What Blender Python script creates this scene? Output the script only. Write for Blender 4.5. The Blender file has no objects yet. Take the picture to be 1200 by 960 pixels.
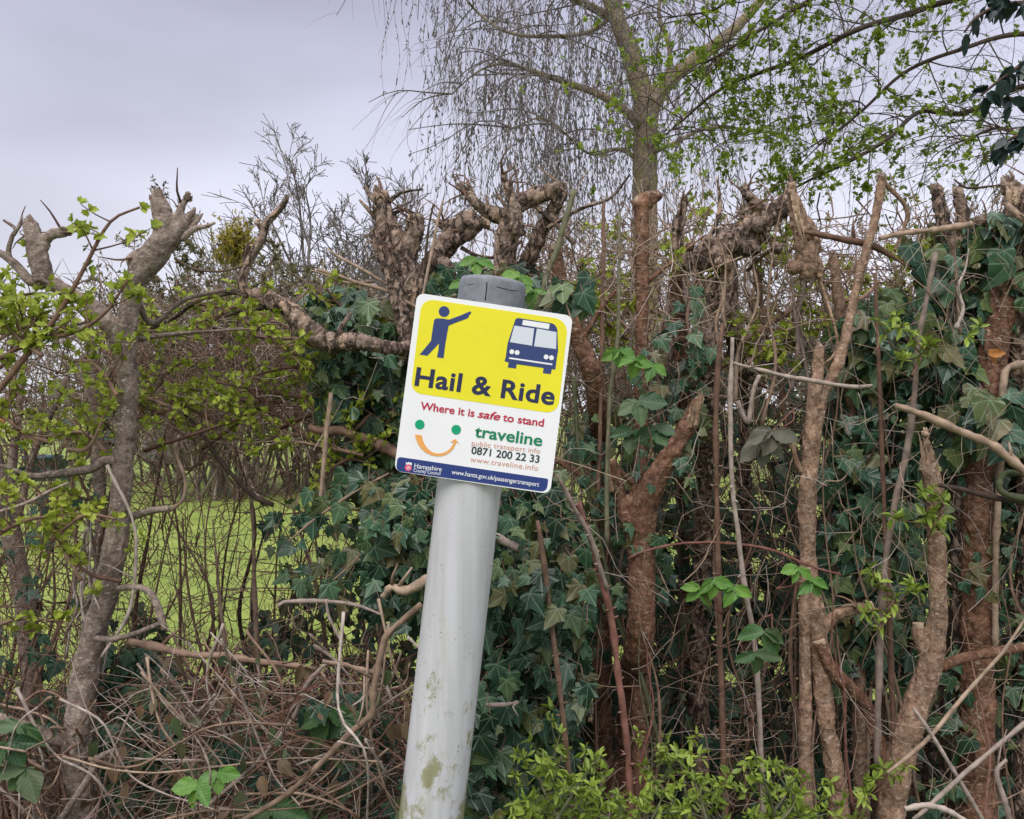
import bpy, math, random
import numpy as np
R = math.radians
SC = bpy.context.scene
COL = SC.collection
rng = np.random.default_rng(11)

# ------------------------------------------------------------------ camera, sky, sun, exposure
F = 1039.0            # focal length in photograph pixels (1200 wide)
EYE = 1.55            # eye height above the verge
cam = bpy.data.cameras.new('camera'); cam.sensor_width = 36; cam.lens = 36*F/1200
cam.clip_start = 0.05; cam.clip_end = 2000
co = bpy.data.objects.new('camera', cam); COL.objects.link(co)
co.location = (0, 0, EYE); co.rotation_euler = (R(90), 0, 0); SC.camera = co

SUN_EL, SUN_AZ = 52, 200      # soft light from high behind the viewer
w = bpy.data.worlds.new('World'); SC.world = w; w.use_nodes = True
nt = w.node_tree; N = nt.nodes; L = nt.links; N.clear()
sky = N.new('ShaderNodeTexSky'); sky.sky_type = 'NISHITA'; sky.sun_disc = False
sky.sun_elevation = R(SUN_EL); sky.sun_rotation = R(SUN_AZ); sky.dust_density = 3; sky.air_density = 1
tc = N.new('ShaderNodeTexCoord')
sep = N.new('ShaderNodeSeparateXYZ'); L.new(tc.outputs['Generated'], sep.inputs[0])
ramp = N.new('ShaderNodeValToRGB'); L.new(sep.outputs['Z'], ramp.inputs[0])   # overcast: zenith brighter than the horizon
e = ramp.color_ramp.elements
e[0].position = 0.0; e[0].color = (9.0, 9.2, 9.9, 1)
e[1].position = 1.0; e[1].color = (18, 18, 19, 1)
k = ramp.color_ramp.elements.new(0.12); k.color = (7.8, 7.9, 9.1, 1)
k = ramp.color_ramp.elements.new(0.45); k.color = (4.9, 4.95, 6.6, 1)
k = ramp.color_ramp.elements.new(0.62); k.color = (11, 11, 12, 1)
noi = N.new('ShaderNodeTexNoise'); noi.inputs['Scale'].default_value = 1.9; noi.inputs['Detail'].default_value = 4
mp = N.new('ShaderNodeMapping'); mp.inputs['Scale'].default_value = (1, 1, 2.6)
L.new(tc.outputs['Generated'], mp.inputs[0]); L.new(mp.outputs[0], noi.inputs['Vector'])
mr = N.new('ShaderNodeMapRange'); mr.inputs[1].default_value = .3; mr.inputs[2].default_value = .7
mr.inputs[3].default_value = .8; mr.inputs[4].default_value = 1.18; L.new(noi.outputs[0], mr.inputs[0])
mul = N.new('ShaderNodeVectorMath'); mul.operation = 'SCALE'
L.new(ramp.outputs[0], mul.inputs[0]); 
mx = N.new('ShaderNodeMapRange'); mx.inputs[1].default_value = -.5; mx.inputs[2].default_value = .5; mx.inputs[3].default_value = .95; mx.inputs[4].default_value = 1.16
L.new(sep.outputs['X'], mx.inputs[0])
mm = N.new('ShaderNodeMath'); mm.operation = 'MULTIPLY'; L.new(mr.outputs[0], mm.inputs[0]); L.new(mx.outputs[0], mm.inputs[1])
L.new(mm.outputs[0], mul.inputs['Scale'])
hs = N.new('ShaderNodeHueSaturation'); hs.inputs['Saturation'].default_value = .35; L.new(sky.outputs[0], hs.inputs['Color'])
mix = N.new('ShaderNodeMix'); mix.data_type = 'RGBA'; mix.inputs[0].default_value = .9
L.new(hs.outputs[0], mix.inputs[6]); L.new(mul.outputs[0], mix.inputs[7])
bg = N.new('ShaderNodeBackground'); bg.inputs[1].default_value = .1
L.new(mix.outputs[2], bg.inputs[0])
wo = N.new('ShaderNodeOutputWorld'); L.new(bg.outputs[0], wo.inputs[0])
sl = bpy.data.lights.new('sun', 'SUN'); sl.energy = 2.3; sl.angle = R(40); sl.color = (1, .945, .89)
so = bpy.data.objects.new('sun', sl); COL.objects.link(so)
so.rotation_euler = (R(90-SUN_EL), 0, R(-20)); so.location = (0, -5, 8)
SC.view_settings.view_transform = 'Standard'; SC.view_settings.look = 'None'
SC.view_settings.exposure = 0.1; SC.view_settings.gamma = 1
SC.cycles.max_bounces = 5; SC.cycles.diffuse_bounces = 3; SC.cycles.glossy_bounces = 2; SC.cycles.transmission_bounces = 2

# ------------------------------------------------------------------ helpers
def W(px, py, Y):
    return np.array([(px-600)/F*Y, Y, EYE+(480-py)/F*Y])
def link(o, parent=None):
    COL.objects.link(o)
    if parent is not None: o.parent = parent
    return o
def origin(o):
    v = np.zeros(3)
    while o is not None:
        v = v + np.array(o.location); o = o.parent
    return v
def tag(o, label=None, cat=None, group=None, kind=None):
    if label: o['label'] = label
    if cat: o['category'] = cat
    if group: o['group'] = group
    if kind: o['kind'] = kind
    return o
def thing(name, label, cat, loc, group=None):
    o = bpy.data.objects.new(name, None); o.empty_display_size = .05
    o.location = tuple(float(v) for v in loc); link(o)
    return tag(o, label, cat, group)

class Geo:
    """collects vertices, triangles, quads and per-vertex attributes in world metres"""
    def __init__(s): s.v = []; s.t = []; s.q = []; s.r = []; s.u = []; s.n = 0
    def add(s, V, T=None, Q=None, rnd=None, uv=None):
        V = np.asarray(V, float).reshape(-1, 3); m = len(V)
        s.v.append(V)
        if T is not None and len(T): s.t.append(np.asarray(T)+s.n)
        if Q is not None and len(Q): s.q.append(np.asarray(Q)+s.n)
        s.r.append(np.zeros(m) if rnd is None else np.broadcast_to(np.asarray(rnd, float), (m,)))
        s.u.append(V*1.0 if uv is None else np.asarray(uv, float).reshape(-1, 3)); s.n += m
        return s
    def mesh(s, name, off, smooth=True):
        V = np.concatenate(s.v)-off
        T = np.concatenate(s.t) if s.t else np.zeros((0, 3), int)
        Q = np.concatenate(s.q) if s.q else np.zeros((0, 4), int)
        me = bpy.data.meshes.new(name)
        me.vertices.add(len(V)); me.vertices.foreach_set('co', V.astype(np.float32).ravel())
        loops = np.concatenate([T.ravel(), Q.ravel()]).astype(np.int32)
        me.loops.add(len(loops)); me.loops.foreach_set('vertex_index', loops)
        cnt = np.concatenate([np.full(len(T), 3), np.full(len(Q), 4)])
        st = np.concatenate([[0], np.cumsum(cnt)[:-1]]).astype(np.int32)
        me.polygons.add(len(cnt)); me.polygons.foreach_set('loop_start', st)
        me.polygons.foreach_set('use_smooth', np.full(len(cnt), smooth))
        a = me.attributes.new('rnd', 'FLOAT', 'POINT'); a.data.foreach_set('value', np.concatenate(s.r).astype(np.float32))
        a = me.attributes.new('luv', 'FLOAT_VECTOR', 'POINT'); a.data.foreach_set('vector', np.concatenate(s.u).astype(np.float32).ravel())
        me.update(calc_edges=True); me.validate()
        return me
    def build(s, name, mat, parent=None, smooth=True, loc=None):
        off = origin(parent) if parent is not None else np.array(loc if loc is not None else (0, 0, 0), float)
        me = s.mesh(name, off, smooth); me.materials.append(mat)
        o = bpy.data.objects.new(name, me)
        if parent is None: o.location = tuple(float(v) for v in off)
        return link(o, parent)

def hash3(i):
    i = i.astype(np.int64)
    h = (i[..., 0]*374761393+i[..., 1]*668265263+i[..., 2]*2147483647) & 0xffffffff
    h = ((h ^ (h >> 13))*1274126177) & 0xffffffff
    return ((h ^ (h >> 16)) & 0xffff)/65535.0
def vnoise(p):
    i = np.floor(p); f = p-i; u = f*f*(3-2*f); r = 0
    for a in (0, 1):
        for b in (0, 1):
            for c in (0, 1):
                wgt = (u[..., 0] if a else 1-u[..., 0])*(u[..., 1] if b else 1-u[..., 1])*(u[..., 2] if c else 1-u[..., 2])
                r = r+wgt*hash3(i+np.array([a, b, c]))
    return r-.5
def fbm(p, o=3):
    r = 0; a = 1.
    for k in range(o): r = r+a*vnoise(p*2**k+17.3*k); a *= .5
    return r

def resample(P, n):
    """Catmull-Rom through the control points (rows may carry radius too)"""
    P = np.asarray(P, float); m = len(P)
    if m == 2: P = np.stack([P[0], (P[0]*2+P[1])/3, (P[0]+2*P[1])/3, P[1]]); m = 4
    E = np.vstack([2*P[0]-P[1], P, 2*P[-1]-P[-2]])
    d = np.concatenate([[0], np.cumsum(np.linalg.norm(np.diff(P[:, :3], axis=0), axis=1))]); d /= d[-1]
    t = np.linspace(0, 1, n); i = np.clip(np.searchsorted(d, t, side='right')-1, 0, m-2)
    f = ((t-d[i])/(d[i+1]-d[i]+1e-12))[:, None]
    a, b, c, e = E[i], E[i+1], E[i+2], E[i+3]
    return .5*((2*b)+(c-a)*f+(2*a-5*b+4*c-e)*f*f+(3*b-a-3*c+e)*f**3)

def tubes(g, P, Rr, sides=5, rnd=None, cap=True, rough=0.):
    """P (M,N,3), Rr (M,N): swept tubes; luv = unrolled bark coordinates"""
    P = np.asarray(P, float); Rr = np.asarray(Rr, float)
    if P.ndim == 2: P = P[None]; Rr = Rr[None]
    M, n, _ = P.shape
    T = np.gradient(P, axis=1); T /= np.linalg.norm(T, axis=2, keepdims=True)+1e-9
    mt = np.abs(P[:, -1]-P[:, 0])+np.abs(T).mean(1)*1e-3
    ref = np.zeros((M, 3)); ref[np.arange(M), np.argmin(mt, axis=1)] = 1
    A = np.cross(T, ref[:, None, :]); A /= np.linalg.norm(A, axis=2, keepdims=True)+1e-9
    B = np.cross(T, A)
    th = np.linspace(0, 2*np.pi, sides, endpoint=False)
    rr = Rr[..., None]*np.ones(sides)
    if rough:
        dirs = A[:, :, None]*np.cos(th)[None, None, :, None]+B[:, :, None]*np.sin(th)[None, None, :, None]
        q = P[:, :, None]+dirs*Rr[..., None, None]
        rr = rr*(1+rough*fbm(q/(Rr.mean()*1.6)+5.1, 3))
    V = P[:, :, None]+(A[:, :, None]*np.cos(th)[None, None, :, None]+B[:, :, None]*np.sin(th)[None, None, :, None])*rr[..., None]
    ln = np.concatenate([np.zeros((M, 1)), np.cumsum(np.linalg.norm(np.diff(P, axis=1), axis=2), axis=1)], axis=1)
    if rnd is None: rnd = rng.random(M)
    rnd = np.broadcast_to(np.asarray(rnd, float), (M,))
    UV = np.stack([np.cos(th)*Rr[..., None]+rnd[:, None, None]*7, np.sin(th)*Rr[..., None], ln[..., None]*np.ones(sides)], axis=-1)
    base = (np.arange(M)*n*sides)[:, None, None]; i = np.arange(n-1)[None, :, None]; j = np.arange(sides)[None, None, :]
    a = base+i*sides+j; b = base+i*sides+(j+1) % sides
    Q = np.stack([a, b, b+sides, a+sides], -1).reshape(-1, 4)
    T3 = []
    if cap:
        jj = np.arange(1, sides-1)
        e = (np.arange(M)*n*sides)[:, None]
        T3.append(np.stack([e+0*jj, e+jj+1, e+jj], -1).reshape(-1, 3))
        e = e+(n-1)*sides
        T3.append(np.stack([e+0*jj, e+jj, e+jj+1], -1).reshape(-1, 3))
    g.add(V, np.concatenate(T3) if T3 else None, Q, np.repeat(rnd, n*sides), UV)
    return g

def path(pts, Y, n=None):
    """pts: (across, down, radius[, depth offset]) in photograph measure at distance Y -> centre line and radius in metres"""
    out = []
    for p in pts:
        y = Y+(p[3] if len(p) > 3 else 0)
        out.append([*W(p[0], p[1], y), p[2]*y/F])
    P = resample(out, n or max(8, len(pts)*4)); P[:, 3] = np.maximum(P[:, 3], .0004)
    return P

def remeshed(g, voxel, disp=0., freq=40., ridge=0.):
    """union of overlapping tubes as one continuous surface, roughened like bark"""
    me = g.mesh('tmp', np.zeros(3)); o = bpy.data.objects.new('tmp', me); COL.objects.link(o)
    m = o.modifiers.new('r', 'REMESH'); m.mode = 'VOXEL'; m.voxel_size = voxel
    m2 = o.modifiers.new('s', 'SMOOTH'); m2.iterations = 2; m2.factor = .5
    dg = bpy.context.evaluated_depsgraph_get()
    m3 = bpy.data.meshes.new_from_object(o.evaluated_get(dg))
    nv = len(m3.vertices); V = np.zeros(nv*3, np.float32); m3.vertices.foreach_get('co', V); V = V.reshape(-1, 3).astype(float)
    Nn = np.zeros(nv*3, np.float32); m3.vertices.foreach_get('normal', Nn); Nn = Nn.reshape(-1, 3)
    npoly = len(m3.polygons); lt = np.zeros(npoly, np.int32); m3.polygons.foreach_get('loop_total', lt)
    lv = np.zeros(len(m3.loops), np.int32); m3.loops.foreach_get('vertex_index', lv)
    ls = np.zeros(npoly, np.int32); m3.polygons.foreach_get('loop_start', ls)
    q = ls[lt == 4]; Q = lv[q[:, None]+np.arange(4)]; t = ls[lt == 3]; T = lv[t[:, None]+np.arange(3)]
    bpy.data.objects.remove(o); bpy.data.meshes.remove(me); bpy.data.meshes.remove(m3)
    d = disp*fbm(V*freq, 3)+disp*.35*fbm(V*150, 2)
    if ridge: d = d+ridge*(.5-np.abs(fbm(V*np.array([90, 90, 26.])+3*fbm(V*20, 2)[:, None], 3))*2)
    V = V+Nn*d[:, None]
    return Geo().add(V, T, Q, .5)

# ------------------------------------------------------------------ materials
def mat(name):
    m = bpy.data.materials.new(name); m.use_nodes = True
    t = m.node_tree; b = t.nodes['Principled BSDF']; b.inputs['Roughness'].default_value = .8
    b.inputs['Specular IOR Level'].default_value = .3
    return m, t, b
def nd(t, kind, **kw):
    n = t.nodes.new(kind)
    for k_, v in kw.items(): setattr(n, k_, v)
    return n
def mathn(t, op, a, b=None, c=None):
    n = t.nodes.new('ShaderNodeMath'); n.operation = op
    for i, x in enumerate((a, b, c)):
        if x is None: continue
        if isinstance(x, (int, float)): n.inputs[i].default_value = x
        else: t.links.new(x, n.inputs[i])
    return n.outputs[0]
def attr(t, name):
    n = t.nodes.new('ShaderNodeAttribute'); n.attribute_name = name; return n
def noise(t, vec, scale, detail=3, scl=(1, 1, 1), rough=.55):
    n = t.nodes.new('ShaderNodeTexNoise'); n.inputs['Scale'].default_value = scale
    n.inputs['Detail'].default_value = detail; n.inputs['Roughness'].default_value = rough
    if scl != (1, 1, 1):
        m = t.nodes.new('ShaderNodeMapping'); m.inputs['Scale'].default_value = scl; t.links.new(vec, m.inputs[0]); vec = m.outputs[0]
    t.links.new(vec, n.inputs['Vector']); return n.outputs[0]
def rampn(t, fac, stops):
    n = t.nodes.new('ShaderNodeValToRGB'); r = n.color_ramp
    while len(r.elements) < len(stops): r.elements.new(.5)
    for el, (p, c) in zip(r.elements, stops): el.position = p; el.color = (*c, 1) if len(c) == 3 else c
    t.links.new(fac, n.inputs[0]); return n.outputs[0]
def mixc(t, fac, a, b, mode='MIX'):
    n = t.nodes.new('ShaderNodeMix'); n.data_type = 'RGBA'; n.blend_type = mode
    for i, x in ((0, fac), (6, a), (7, b)):
        if isinstance(x, (int, float)): n.inputs[i].default_value = x
        elif isinstance(x, tuple): n.inputs[i].default_value = (*x, 1)
        else: t.links.new(x, n.inputs[i])
    return n.outputs[2]
def bump(t, b, h, strength=.4, dist=.003):
    n = t.nodes.new('ShaderNodeBump'); n.inputs['Strength'].default_value = strength; n.inputs['Distance'].default_value = dist
    t.links.new(h, n.inputs['Height']); t.links.new(n.outputs[0], b.inputs['Normal'])

def bark(name, dark, mid, light, lichen=(.34, .33, .27), lich=.62, lent=True, algae=None, cracks=False):
    m, t, b = mat(name); u = attr(t, 'luv').outputs['Vector']; rn = attr(t, 'rnd').outputs['Fac']
    n1 = noise(t, u, 55, 4); n2 = noise(t, u, 13, 3)
    c = rampn(t, n1, [(.28, dark), (.5, mid), (.72, light)])
    c2 = rampn(t, n2, [(.3, (.62, .6, .58)), (.7, (1.25, 1.2, 1.15))]); c = mixc(t, 1., c, c2, 'MULTIPLY')
    h = n1
    if lent:      # horizontal lenticel dashes and pale flecks
        n3 = noise(t, u, 75, 3, (1, 1, 2.)); f = mathn(t, 'MULTIPLY', rampn(t, n3, [(lich-.05, (0, 0, 0)), (lich, (.85, .85, .85))]), rampn(t, noise(t, u, 11, 3), [(.4, (.35, .35, .35)), (.6, (1, 1, 1))]))
        c = mixc(t, f, c, lichen)
        n4 = noise(t, u, 60, 4, (1, 1, 2.4)); c = mixc(t, rampn(t, n4, [(.28, (.7, .7, .7)), (.4, (0, 0, 0))]), c, tuple(x*.55 for x in dark))
        n6 = noise(t, u, 150, 4); h = mathn(t, 'ADD', mathn(t, 'ADD', n1, mathn(t, 'MULTIPLY', f, .25)), n6); c = mixc(t, 1., c, rampn(t, n6, [(.3, (.7, .69, .68)), (.7, (1.28, 1.27, 1.26))]), 'MULTIPLY')
    if algae:
        n5 = noise(t, u, 9, 4); c = mixc(t, rampn(t, n5, [(.52, (0, 0, 0)), (.68, (.75, .75, .75))]), c, algae)
    if cracks:    # fissured old bark with torn pale patches
        w1 = noise(t, u, 24, 4, (1, 1, .45), .6); a1 = mathn(t, 'ABSOLUTE', mathn(t, 'SUBTRACT', w1, .5)); fs = rampn(t, a1, [(.012, (.92, .92, .92)), (.05, (0, 0, 0))])
        n7 = noise(t, u, 17, 3); c = mixc(t, rampn(t, n7, [(.56, (0, 0, 0)), (.63, (.8, .8, .8))]), c, (.36, .255, .185))
        c = mixc(t, fs, c, (.035, .024, .019)); h = mathn(t, 'SUBTRACT', h, mathn(t, 'MULTIPLY', fs, 1.6))
    tint = rampn(t, rn, [(0, (.75, .72, .7)), (1, (1.22, 1.2, 1.18))]); c = mixc(t, 1., c, tint, 'MULTIPLY')
    t.links.new(c, b.inputs['Base Color']); b.inputs['Roughness'].default_value = .85
    bump(t, b, h, .8, .004); return m
def twig(name, a, b_, c_):
    m, t, b = mat(name); rn = attr(t, 'rnd').outputs['Fac']; u = attr(t, 'luv').outputs['Vector']
    c = rampn(t, rn, [(0, a), (.5, b_), (1, c_)]); n = noise(t, u, 45, 3)
    c = mixc(t, 1., c, rampn(t, n, [(.3, (.6, .58, .56)), (.7, (1.3, 1.28, 1.22))]), 'MULTIPLY')
    t.links.new(c, b.inputs['Base Color']); bump(t, b, n, .5, .002); return m
def leafm(name, cols, vein=None, veincol=(.2, .28, .16), rough=.42, transl=.0, spec=.45, edge=None, veinmix=.6):
    m, t, b = mat(name); rn = attr(t, 'rnd').outputs['Fac']; u = attr(t, 'luv').outputs['Vector']
    k = len(cols); c = rampn(t, rn, [(i/(k-1), cc) for i, cc in enumerate(cols)])
    geo = nd(t, 'ShaderNodeNewGeometry')
    n = noise(t, geo.outputs['Position'], 60, 2)
    c = mixc(t, 1., c, rampn(t, n, [(.3, (.78, .8, .8)), (.7, (1.2, 1.18, 1.15))]), 'MULTIPLY')
    s = nd(t, 'ShaderNodeSeparateXYZ'); t.links.new(u, s.inputs[0]); x, y = s.outputs[0], s.outputs[1]
    if vein == 'palmate':
        ang = mathn(t, 'ARCTAN2', x, y); r = mathn(t, 'SQRT', mathn(t, 'ADD', mathn(t, 'MULTIPLY', x, x), mathn(t, 'MULTIPLY', y, y)))
        q = mathn(t, 'SUBTRACT', ang, mathn(t, 'MULTIPLY', mathn(t, 'ROUND', mathn(t, 'DIVIDE', ang, .873)), .873))
        d = mathn(t, 'MULTIPLY', r, mathn(t, 'ABSOLUTE', mathn(t, 'SINE', q)))
    elif vein == 'pinnate':
        ax = mathn(t, 'ABSOLUTE', x); z = mathn(t, 'SUBTRACT', y, mathn(t, 'MULTIPLY', ax, .9))
        d1 = mathn(t, 'MULTIPLY', mathn(t, 'ABSOLUTE', mathn(t, 'SUBTRACT', mathn(t, 'FRACT', mathn(t, 'MULTIPLY', z, 8)), .5)), .125)
        d = mathn(t, 'MINIMUM', ax, mathn(t, 'ADD', d1, .004))
    if vein:
        f = nd(t, 'ShaderNodeMapRange'); f.inputs[1].default_value = .004; f.inputs[2].default_value = .024
        f.inputs[3].default_value = veinmix; f.inputs[4].default_value = 0; t.links.new(d, f.inputs[0])
        c = mixc(t, f.outputs[0], c, veincol); bump(t, b, d, .25, .004)
    t.links.new(c, b.inputs['Base Color']); b.inputs['Roughness'].default_value = rough
    b.inputs['Specular IOR Level'].default_value = spec
    if transl:
        tr = nd(t, 'ShaderNodeBsdfTranslucent'); t.links.new(c, tr.inputs[0])
        ms = nd(t, 'ShaderNodeMixShader'); ms.inputs[0].default_value = transl
        out = t.nodes['Material Output']
        t.links.new(b.outputs[0], ms.inputs[1]); t.links.new(tr.outputs[0], ms.inputs[2]); t.links.new(ms.outputs[0], out.inputs[0])
    return m
def flat(name, c, rough=.35, wear=0., spec=.4):
    m, t, b = mat(name); g = nd(t, 'ShaderNodeNewGeometry')
    n = noise(t, g.outputs['Position'], 120, 4); n2 = noise(t, g.outputs['Position'], 14, 4)
    col = mixc(t, 1., c, rampn(t, n2, [(.3, (1-wear,)*3), (.7, (1+wear*.4,)*3)]), 'MULTIPLY')
    sp = noise(t, g.outputs['Position'], 420, 2); sm = noise(t, g.outputs['Position'], 30, 3)      # specks of dirt
    col = mixc(t, mathn(t, 'MULTIPLY', rampn(t, sp, [(.69, (0, 0, 0)), (.73, (.6, .6, .6))]), rampn(t, sm, [(.5, (0, 0, 0)), (.6, (1, 1, 1))])), col, (.12, .11, .08))
    t.links.new(col, b.inputs['Base Color'])
    b.inputs['Roughness'].default_value = rough; b.inputs['Specular IOR Level'].default_value = spec
    return m

BARK_L = bark('bark_grey_brown', (.12, .095, .085), (.225, .185, .165), (.32, .275, .25), (.44, .4, .36), .64)
BARK_R = bark('bark_red_brown', (.07, .036, .024), (.165, .088, .058), (.25, .155, .11), (.38, .3, .24), .64)
BARK_G = bark('bark_gnarled', (.075, .056, .05), (.215, .165, .138), (.37, .3, .26), (.4, .34, .28), .67, cracks=True)
BARK_T = bark('bark_tan', (.13, .082, .06), (.28, .19, .14), (.4, .295, .225), (.48, .4, .33), .65)
BARK_B = bark('bark_birch', (.08, .06, .045), (.2, .165, .115), (.33, .285, .215), (.38, .36, .28), .6, algae=(.22, .2, .07))
WOODW = twig('weathered_wood', (.13, .09, .075), (.22, .165, .14), (.34, .275, .235))
WOOD = twig('broken_wood', (.24, .16, .11), (.36, .26, .19), (.5, .39, .3))
T_BROWN = twig('twig_brown', (.085, .045, .032), (.16, .095, .07), (.25, .17, .13))
T_PALE = twig('twig_pale', (.2, .155, .135), (.31, .255, .23), (.44, .38, .35))
T_TAN = twig('twig_tan', (.16, .11, .08), (.26, .185, .14), (.36, .27, .21))
T_GREEN = twig('twig_green', (.07, .085, .045), (.12, .13, .075), (.16, .15, .1))
T_RED = twig('twig_red', (.13, .055, .045), (.19, .085, .068), (.25, .14, .11))
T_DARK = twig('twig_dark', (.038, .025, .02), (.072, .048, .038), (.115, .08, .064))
T_FAR = twig('twig_far', (.11, .095, .095), (.15, .13, .13), (.19, .17, .165))
IVY = leafm('ivy_leaf', [(.01, .028, .016), (.018, .054, .03), (.028, .076, .042), (.045, .1, .045), (.08, .115, .035), (.11, .085, .035)], 'palmate', (.22, .31, .2), .38, .06, .36, veinmix=.65)
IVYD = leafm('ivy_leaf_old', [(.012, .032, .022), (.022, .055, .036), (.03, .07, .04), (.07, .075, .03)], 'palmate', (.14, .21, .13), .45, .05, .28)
BRAM = leafm('bramble_leaf', [(.02, .06, .025), (.04, .11, .03), (.075, .1, .05)], 'pinnate', (.12, .19, .08), .5, .15, .35)
SPRING = leafm('spring_leaf', [(.21, .27, .02), (.3, .37, .035), (.4, .46, .06), (.25, .31, .03)], 'pinnate', (.4, .5, .14), .5, .35, .3, veinmix=.35)
PRIVET = leafm('privet_leaf', [(.12, .18, .018), (.19, .27, .03), (.29, .38, .055)], 'pinnate', (.3, .4, .12), .42, .25, .4, veinmix=.4)
FRESH = leafm('fresh_leaf', [(.05, .15, .02), (.09, .22, .03), (.14, .27, .04)], 'pinnate', (.2, .34, .1), .45, .25, .35)
EVERG = leafm('evergreen_leaf', [(.01, .024, .026), (.016, .034, .034), (.024, .046, .04)], 'pinnate', (.03, .06, .05), .4, .02, .3)
DEADL = leafm('dead_leaf', [(.09, .045, .022), (.17, .09, .04), (.25, .16, .08), (.12, .08, .05)], 'pinnate', (.2, .13, .07), .8, .15, .2)
ORANGE = leafm('orange_leaf', [(.3, .11, .025), (.42, .2, .05)], 'pinnate', (.3, .12, .03), .55, .2, .3)
OLIVE = leafm('olive_leaf', [(.09, .085, .04), (.13, .12, .055), (.19, .165, .08)], None, rough=.7, transl=.15)
YGREEN = leafm('yellow_green_leaf', [(.22, .17, .015), (.3, .24, .02), (.36, .29, .04)], None, rough=.7, transl=.2)

# ------------------------------------------------------------------ leaves
def fan(outline, zf, mid=None):
    """leaf blade: fan of triangles from the stalk end; luv = blade coordinates"""
    P = np.array([(0, 0)] + outline, float)
    V = np.c_[P, [zf(x, y)*(1 if abs(y)+abs(x) > 0 else 0) for x, y in P]]
    n = len(outline); T = np.array([(0, i, i+1) for i in range(1, n)])
    return V, T
def mirror(h):      # half outline from base to tip on +x
    return h + [(-x, y) for x, y in h[-2::-1]]
ivy_t = fan(mirror([(.06, -.08), (.16, -.13), (.3, -.13), (.45, -.05), (.43, .03), (.38, .1), (.37, .17), (.46, .25), (.6, .37), (.5, .4), (.38, .43), (.29, .49), (.24, .58), (.19, .7), (.1, .86), (0, 1.)]), lambda x, y: -.28*(x*x)-.16*y*y+.1*abs(x))
ivy2_t = fan(mirror([(.1, -.11), (.22, -.14), (.36, -.11), (.46, -.02), (.51, .1), (.5, .22), (.45, .33), (.36, .46), (.28, .58), (.19, .73), (.09, .88), (0, 1.)]), lambda x, y: -.3*(x*x)-.2*y*y+.12*abs(x))
ser = []
for i in range(11):
    t_ = i/10; wd = .36*math.sin(math.pi*min(1, t_*.93+.07))**.8*(1 if t_ < 1 else 0)
    ser.append((wd*(1. if i % 2 else .88), t_+(0 if i % 2 else .02)))
ser[-1] = (0, 1.03)
bram_t = fan(mirror(ser), lambda x, y: .25*abs(x)-.2*y*y)
lance_t = fan(mirror([(.1, .1), (.2, .35), (.2, .6), (.1, .87), (0, 1.)]), lambda x, y: .5*abs(x)-.25*y*y)
ov_t = fan(mirror([(.14, .05), (.3, .3), (.28, .55), (.14, .85), (0, 1.05)]), lambda x, y: .3*abs(x)-.15*y*y)
haw_t = fan(mirror([(.05, .1), (.16, .25), (.42, .42), (.3, .5), (.27, .6), (.36, .8), (.16, .8), (0, 1.)]), lambda x, y: .45*abs(x)-.25*y*y)
bit_t = fan(mirror([(.25, .3), (0, 1.)]), lambda x, y: .3*abs(x))

def unit(v): return v/(np.linalg.norm(v, axis=-1, keepdims=True)+1e-9)
def leaves(g, tm, pos, fwd, nrm, size, rnd=None):
    V, T = tm; k = len(pos)
    y = unit(fwd); z = unit(nrm-(nrm*y).sum(1, keepdims=True)*y); x = np.cross(y, z)
    s = np.asarray(size)[:, None, None]; cz = rng.normal(1, .8, k)[:, None]; wx = rng.uniform(.8, 1.1, k)[:, None]
    skew = rng.normal(0, .12, k)[:, None]
    lx = V[None, :, 0]*wx*(1+np.sign(V[None, :, 0])*rng.normal(0, .12, k)[:, None])+skew*V[None, :, 1]**2; lz = V[None, :, 2]*cz+.06*rng.normal(0, 1, (k, len(V)))*(np.abs(V[None, :, 0])+.2)
    G = pos[:, None]+s*(lx[..., None]*x[:, None]+V[None, :, 1, None]*y[:, None]+lz[..., None]*z[:, None])
    TT = (T[None]+(np.arange(k)*len(V))[:, None, None]).reshape(-1, 3)
    if rnd is None: rnd = rng.random(k)
    UV = np.broadcast_to(np.c_[V[:, :2], np.zeros(len(V))], (k, len(V), 3))
    g.add(G.reshape(-1, 3), TT, None, np.repeat(rnd, len(V)), UV.reshape(-1, 3)); return g
def rosettes(gl, tm, pos, n, size, up=None, spread=1.):
    """little clusters of leaves opening from buds at pos"""
    m = len(pos); P = np.repeat(pos, n, axis=0); d = rng.normal(0, 1, (m*n, 3))*spread
    d[:, 2] += .35
    if up is not None: d += np.repeat(up, n, axis=0)*1.2
    d = unit(d); nr = rng.normal(0, .6, (m*n, 3)); nr[:, 2] += .8; nr[:, 1] -= .4
    leaves(gl, tm, P+d*.002, d, nr, size*rng.uniform(.55, 1.2, m*n), np.clip(np.repeat(rng.random(m), n)+rng.normal(0, .18, m*n), 0, 1))

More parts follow.
